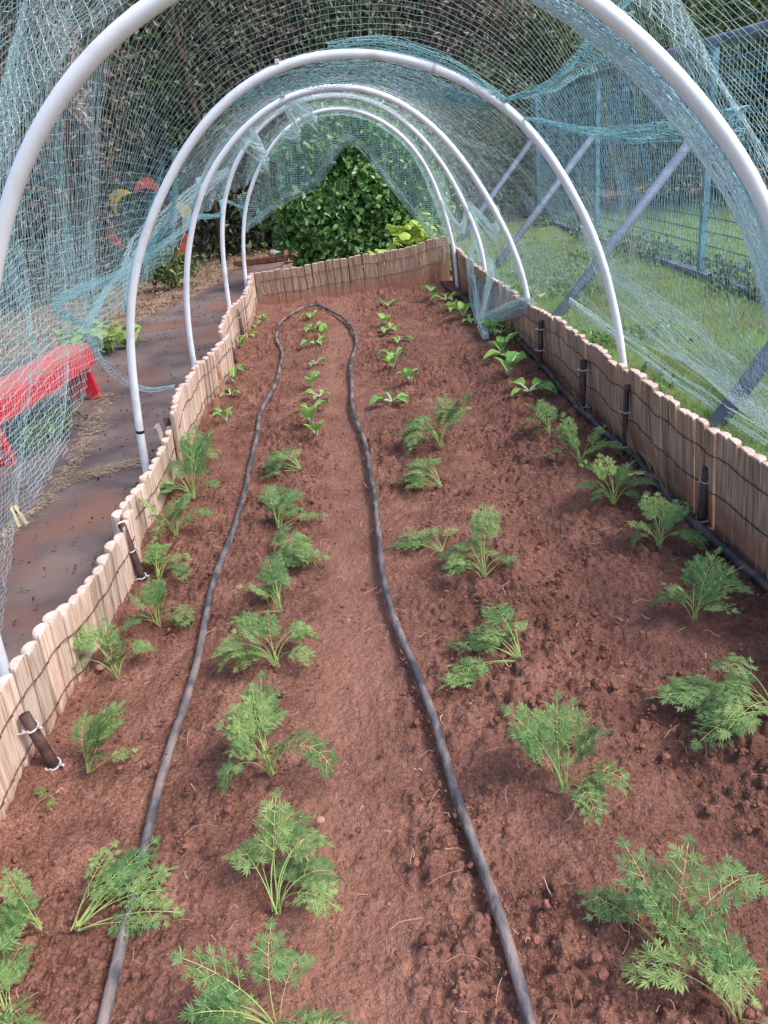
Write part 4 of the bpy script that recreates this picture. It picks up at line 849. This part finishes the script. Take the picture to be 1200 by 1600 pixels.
def clumpy(n, cx, cy, cz, rx, ry, rz, nc=60, cs=.22, shell=.55, zmin=GZ):
    d = rs.randn(nc, 3); d /= np.linalg.norm(d, axis=1, keepdims=True); q = shell + (1 - shell) * rs.rand(nc, 1)
    cc = d * q; which = rs.randint(0, nc, n); p = cc[which] + rs.randn(n, 3) * cs * (.5 + rs.rand(nc, 1)[which])
    p = p * np.array([rx, ry, rz]) + np.array([cx, cy, cz]); p[:, 2] = np.maximum(p[:, 2], zmin + .02 + .1 * rs.rand(n)); return p
def limbs(mb, base, top, r, nb, spread, seed):
    q = random.Random(seed); base = Vector(base); top = Vector(top); mb.tube([base, base.lerp(top, .5) + Vector((q.random() - .5, q.random() - .5, 0)) * .12, top], [r, r * .75, r * .4], 8)
    for k in range(nb):
        p = base.lerp(top, .25 + .7 * k / nb); a = q.random() * 6.28; e = p + Vector((math.cos(a) * spread, math.sin(a) * spread, spread * (.4 + .6 * q.random()))) * (.6 + .5 * q.random())
        mb.tube([p, p.lerp(e, .5) + Vector((0, 0, .08)), e], [r * .45, r * .3, r * .1], 5)
# the shrub right behind the bed
t = thing('shrub', 'dense glossy dark green shrub filling the far opening of the tunnel', 'shrub', (.1, 8.1, GZ))
mb = MB(); limbs(mb, (0, 0, 0), (0, .1, 1.0), .035, 9, .4, 5); place('trunk', mb.mesh('trunk', M_BARK, True), t)
leaf_cloud('crown', clumpy(15000, .0, .12, .70, .86, .55, .86, 190, .14, .6) - np.array([0, 0, 0]), .066, M_SHRUB, t, .62)
leaf_cloud('crown', clumpy(3600, -.30, -.05, .50, .42, .35, .50, 50, .2, .5), .064, M_SHRUB, t, .62)
def bush(name, lab, cat, x, y, rx, ry, h, n, size, m, seed, grp=None, asp=.5, trunk=True, cs=.2, nc=70):
    t = thing(name, lab, cat, (x, y, GZ), 0, grp)
    if trunk: mb = MB(); limbs(mb, (0, 0, 0), ((seed % 3 - 1) * .2, .1, h * .8), .07, 12, min(rx, h) * .55, seed); place('trunk', mb.mesh('trunk', M_BARK, True), t)
    leaf_cloud('crown', clumpy(n, 0, 0, h * .52, rx, ry, h * .52, nc, cs, .45, 0), size, m, t, asp, simple=True)
bt = 'trees and bushes closing off the garden'
bush('dark_tree', 'dark tree with brown tinged foliage at the far left, behind the nearest hoop', 'tree', -3.9, 9.6, 1.5, 1.0, 4.2, 16000, .085, M_BROWNL, 1, bt)
bush('dark_tree', 'dark olive tree behind the play ring on the left', 'tree', -2.6, 11.6, 1.5, 1.0, 4.6, 18000, .09, M_DARKL, 2, bt)
bush('dark_tree', 'brown leaved tree left of centre, above the third hoop', 'tree', -1.15, 12.2, 1.2, .9, 4.4, 14000, .085, M_BROWNL, 3, bt)
bush('dark_tree', 'dark tree behind the middle of the tunnel crown', 'tree', .5, 12.6, 1.3, 1.0, 4.4, 15000, .09, M_DARKL, 4, bt)
bush('dark_tree', 'purplish brown tree above the right half of the tunnel crown', 'tree', 1.9, 13.0, 1.3, 1.0, 4.2, 13000, .09, M_BROWNL, 5, bt)
bush('green_bush', 'dark bush between the second hoop and the far braces', 'bush', 1.9, 11.6, .9, .7, 1.9, 9000, .08, M_DARKL, 6, bt)
bush('hedge_bush', 'tall green hedge beyond the far end of the mesh fence', 'hedge', 3.6, 13.2, 1.4, 1.2, 2.9, 16000, .09, M_HEDGE, 7, bt)
bush('hedge_bush', 'green hedge behind the second visible fence post', 'hedge', 5.2, 11.4, 1.5, 1.3, 3.0, 17000, .085, M_HEDGE, 8, bt)
bush('hedge_bush', 'green hedge behind the mesh fence at the right edge of the frame', 'hedge', 7.0, 9.6, 1.6, 1.4, 3.1, 17000, .085, M_HEDGE, 9, bt)
bush('dark_tree', 'shadowy tree at the extreme left behind the bench', 'tree', -5.6, 8.3, 1.5, 1.0, 3.8, 13000, .09, M_DARKL, 10, bt)
bush('dark_tree', 'dark undergrowth left of the shrub, around the grey post', 'bush', -1.5, 12.0, 1.4, .6, 1.7, 9000, .07, M_DARKL, 11, bt)
bush('dark_tree', 'tall dark tree behind the hedge at the top right', 'tree', 5.4, 15.0, 2.6, 1.2, 5.5, 16000, .12, M_DARKL, 12, bt)
bush('dark_tree', 'tall dark tree far behind on the left', 'tree', -4.6, 14.0, 2.8, 1.2, 6.2, 17000, .12, M_DARKL, 13, bt)
bush('dark_tree', 'tall dark tree far behind the centre of the tunnel', 'tree', .3, 15.0, 2.8, 1.1, 6.0, 16000, .12, M_DARKL, 14, bt)
bush('small_bush', 'low green bush at the foot of the play ring', 'bush', -2.05, 9.2, .30, .25, .42, 900, .06, M_HEDGE, 15, None, .5, False)
t = thing('dry_branch', 'silvery dry leaved branch seen between the nearest two hoops on the left', 'branch', (-2.35, 8.2, GZ)); mb = MB(); mb.tube([(-.5, .3, 0), (-.35, .15, 1.2), (0, 0, 2.3)], [.03, .025, .012], 6); place('stem', mb.mesh('stem', M_BARK, True), t)
leaf_cloud('leaves', clumpy(420, -.05, 0, 2.12, .22, .25, .42, 9, .2, .3), .075, M_PALEL, t, .25, simple=True)
for k, (x, y, r, h, lab) in enumerate([(-1.75, 11.0, .05, 3.8, 'thin dark tree trunk left of centre'), (-.92, 10.6, .045, 1.15, 'grey upright post left of the shrub'), (.95, 12.1, .06, 4.0, 'slim bare trunk above the tunnel, right of centre'), (1.5, 12.2, .05, 4.0, 'second slim bare trunk above the tunnel, farther right'), (-3.1, 10.2, .06, 3.8, 'bare trunk behind the left netting')]):
    mb = MB(); mb.tube([(0, 0, 0), (.04, 0, h * .4), (-.03, .02, h * .75), (.05, 0, h)], [r, r * .9, r * .75, r * .5], 8)
    if k != 1: limbs(mb, (0, 0, h * .4), (.1, 0, h), r * .5, 6, .6, 40 + k)
    place('bare_trunk' if k != 1 else 'grey_post', mb.mesh('bare_trunk', M_BARK, True), loc=(x, y, GZ), label=lab, cat='trunk' if k != 1 else 'post')
mb = MB(); mb.box(-.55, .45, -.05, .05, 0, .07); mb.box(-.52, .42, -.06, -.05, .012, .055); place('low_kerb', mb.mesh('low_kerb', M_BRICKR), loc=(-.95, 10.2, GZ), label='low dark red kerb behind the far left corner of the bed', cat='kerb')
bv, bf = ico2(); place('rock', np_mesh('rock', bv * (1 + .3 * (rs.rand(len(bv), 1) - .5)) * np.array([.09, .08, .06]), [bf], True), mat=M_STONE, loc=(-.98, 10.4, GZ + .08), label='pale rock on the ground left of the shrub', cat='rock')
# ring of painted crescents
t = thing('play_ring', 'round play ring edged with yellow and red crescents standing by the trees', 'play ring', (-2.45, 10.3, GZ + .62), 0)
mb = MB(); mb.tube([(math.cos(a) * .42, 0, math.sin(a) * .42) for a in [6.2832 * k / 32 for k in range(33)]], .07, 8, False); place('tyre', mb.mesh('tyre', M_RUB, True), t)
for k, (deg, m) in enumerate([(130, M_YEL), (78, M_RP), (12, M_YEL), (-38, M_RP), (-95, M_YEL), (187, M_RP)]):
    mb = MB(); n = 9; vs = []
    for yy in (-.085, -.115):
        for i in range(n):
            f = i / (n - 1); a = math.radians(deg + (f - .5) * 48); q1 = .41 + .15 * math.sin(math.pi * f); q2 = .405 + .03 * math.sin(math.pi * f); vs.append((math.cos(a) * q1, yy, math.sin(a) * q1)); vs.append((math.cos(a) * q2, yy, math.sin(a) * q2))
    fs = []
    for i in range(n - 1):
        a = 2 * i; fs += [(a, a+2, a+3, a+1), (2*n+a, 2*n+a+1, 2*n+a+3, 2*n+a+2), (a, 2*n+a, 2*n+a+2, a+2), (a+1, a+3, 2*n+a+3, 2*n+a+1)]
    mb.add(vs, fs); place('crescent', mb.mesh('crescent', m), t)
for deg in (160, 42):
    mb = MB(); a = math.radians(deg); c = (math.cos(a) * .50, math.sin(a) * .50); mb.box(c[0] - .04, c[0] + .04, -.10, -.07, c[1] - .03, c[1] + .03); place('blue_knob', mb.mesh('blue_knob', M_BLUE), t)
mb = MB(); mb.tube([(0, .03, -.62), (0, .03, -.35)], .05, 8); place('foot', mb.mesh('foot', M_BARK), t)

# ------------------------------------------------------------------ grass, litter, straw, pegs
def blades(name, X, Y, h, wdt, m, label, cat, z=None):
    n = len(X); a = rs.rand(n) * 6.28; hh = h * (.5 + rs.rand(n)); ln = (rs.rand(n) - .3) * 1.4; b = rs.rand(n) * 6.28; Z = np.full(n, GZ) if z is None else z
    dx = np.cos(a) * wdt / 2; dy = np.sin(a) * wdt / 2; lx = np.cos(b) * ln * hh * .6; ly = np.sin(b) * ln * hh * .6
    V = np.stack([np.stack([X - dx, Y - dy, Z - .005], -1), np.stack([X + dx, Y + dy, Z - .005], -1), np.stack([X + lx * .4 + dx * .7, Y + ly * .4 + dy * .7, Z + hh * .6], -1),
                  np.stack([X + lx * .4 - dx * .7, Y + ly * .4 - dy * .7, Z + hh * .6], -1), np.stack([X + lx, Y + ly, Z + hh * .95], -1)], 1)
    bs = (np.arange(n) * 5)[:, None]; return place(name, np_mesh(name, V.reshape(-1, 3), [np.array([[0, 1, 2, 3]]) + bs, np.array([[3, 2, 4]]) + bs], False), mat=m, label=label, cat=cat, kind='stuff')
n = 80000; Y = 1.2 + 9.6 * rs.rand(n) ** 1.25; X = 1.0 + 6.5 * rs.rand(n) ** 1.5; k = (fbm(X * 1.2, Y * 1.2, 60) + .22 > (rs.rand(n) - .5) * .5) & ~((np.hypot(X - 1.9, (Y - 10.2)) < 1.3) & (rs.rand(n) < .85)); X, Y = X[k], Y[k]
blades('lawn_grass', X, Y, .030, .0055, M_GRASS, 'short green lawn grass between the bed and the mesh fence', 'grass')
n = 3800; X = 2.45 + .55 * rs.rand(n); Y = 2 + 9 * rs.rand(n); k = fbm(X * 3, Y * 1.5, 66) > -.05; X, Y = X[k], Y[k]
leaf_cloud('weeds', np.stack([X, Y, GZ + .02 + .09 * rs.rand(len(X)) ** 1.5], -1), .045, M_HEDGE, None, .7, kind='stuff', label='low leafy weeds along the foot of the mesh fence', cat='weeds')
n = 7000; X = 1.0 + 1.5 * rs.rand(n); Y = 2 + 7 * rs.rand(n); k = fbm(X * 2.2, Y * 1.1, 67) > .10; X, Y = X[k], Y[k]
leaf_cloud('clover', np.stack([X, Y, GZ + .01 + .03 * rs.rand(len(X))], -1), .028, M_SHRUB, None, .8, kind='stuff', label='darker clover patches in the lawn', cat='clover')
n = 12000; X = -7 + 9.5 * rs.rand(n); Y = 6.2 + 6 * rs.rand(n); k = ~mat_mask(X, Y) | (rs.rand(n) < .06); k &= (X < .9) | (Y > 9); X, Y = X[k], Y[k]
leaf_cloud('leaf_litter', np.stack([X, Y, GZ - .01 + .03 * rs.rand(len(X))], -1), .042, M_TAN, None, .45, kind='stuff', label='dry tan leaf litter covering the ground beyond the weed mat', cat='leaf litter', facing=(0, 0, 1))
n = 1100; X = -2.6 + 1.75 * rs.rand(n); Y = 1.6 + 6.5 * rs.rand(n)
leaf_cloud('mat_litter', np.stack([X, Y, np.full(n, GZ + .015)], -1), .016, M_BARK, None, .6, kind='stuff', label='small dark crumbs and leaf bits on the weed mat', cat='litter', facing=(0, 0, 2))
SEAMS = [[(-1.62, 4.66), (-1.50, 4.0), (-1.44, 3.08), (-1.50, 2.68), (-1.6, 2.3)], [(-1.45, 3.25), (-1.17, 3.35), (-.95, 3.45)]]
mbS = MB()
for path in SEAMS:
    c = smooth_poly(path, 100)
    for _ in range(900 if len(path) > 3 else 500):
        f = rnd.random(); i = int(f * 99); wd = .05 * rnd.gauss(0, .7) * (1 - .5 * f if len(path) > 3 else 1); x = c[i, 0] + wd; y = c[i, 1] + (rnd.random() - .5) * .12
        dd = c[min(i + 1, 99)] - c[max(i - 1, 0)]; a = math.atan2(dd[1], dd[0]) + (rnd.random() - .5) * 3.0; L = .012 + .035 * rnd.random(); z = GZ + .008 + .02 * rnd.random()
        mbS.tube([(x, y, z), (x + math.cos(a) * L * .5, y + math.sin(a) * L * .5, z + .006 * rnd.random()), (x + math.cos(a + .3) * L, y + math.sin(a + .3) * L, z)], .0011, 3, False)
place('straw', mbS.mesh('straw', M_DRYG), label='pale straw washed along the seams of the weed mat by the bench', cat='straw', kind='stuff')
bush('weed_clump', 'green weeds growing in the shade under the red bench', 'weeds', -1.75, 4.0, .14, .40, .10, 500, .04, M_HEDGE, 21, None, .35, False)
n = 700; X = .84 + .10 * rs.rand(n); Y = 1.2 + 5 * rs.rand(n); k = fbm(X, Y * 2.2, 77) > .02; X, Y = X[k], Y[k]
leaf_cloud('border_weeds', np.stack([X, Y, .012 + .035 * rs.rand(len(X))], -1), .020, M_HEDGE, None, .6, kind='stuff', label='small weeds sprouting along the black pipe by the right border', cat='weeds')
fibres('straw_bits', 420, lambda: (-.8 + 1.7 * rnd.random(), .5 + 6 * rnd.random()), lambda x, y: sz(x, y) + .012, M_DRYG, 'short straw bits lying on the bed', 'straw', .008, .04, .0009, .008)
def peg(loc, rot, lab, s=1.0):
    t = thing('clothes_peg', lab, 'clothes peg', loc); t.rotation_euler = rot; t.scale = (s,) * 3
    for sg in (-1, 1):
        mb = MB(); mb.add([(sg*.0015, -.005, 0), (sg*.0065, -.005, 0), (sg*.0095, -.005, -.045), (sg*.0045, -.005, -.045), (sg*.0015, .005, 0), (sg*.0065, .005, 0), (sg*.0095, .005, -.045), (sg*.0045, .005, -.045)],
                          [(0, 1, 2, 3), (4, 7, 6, 5), (0, 4, 5, 1), (1, 5, 6, 2), (2, 6, 7, 3), (3, 7, 4, 0)]); place('arm', mb.mesh('arm', M_PEG), t)
    mb = MB(); mb.tube([(-.009, 0, -.014), (.009, 0, -.014)], .0035, 8); place('spring', mb.mesh('spring', M_RUST), t)
peg(*PEG1); peg(*PEG2); peg(*PEG3)
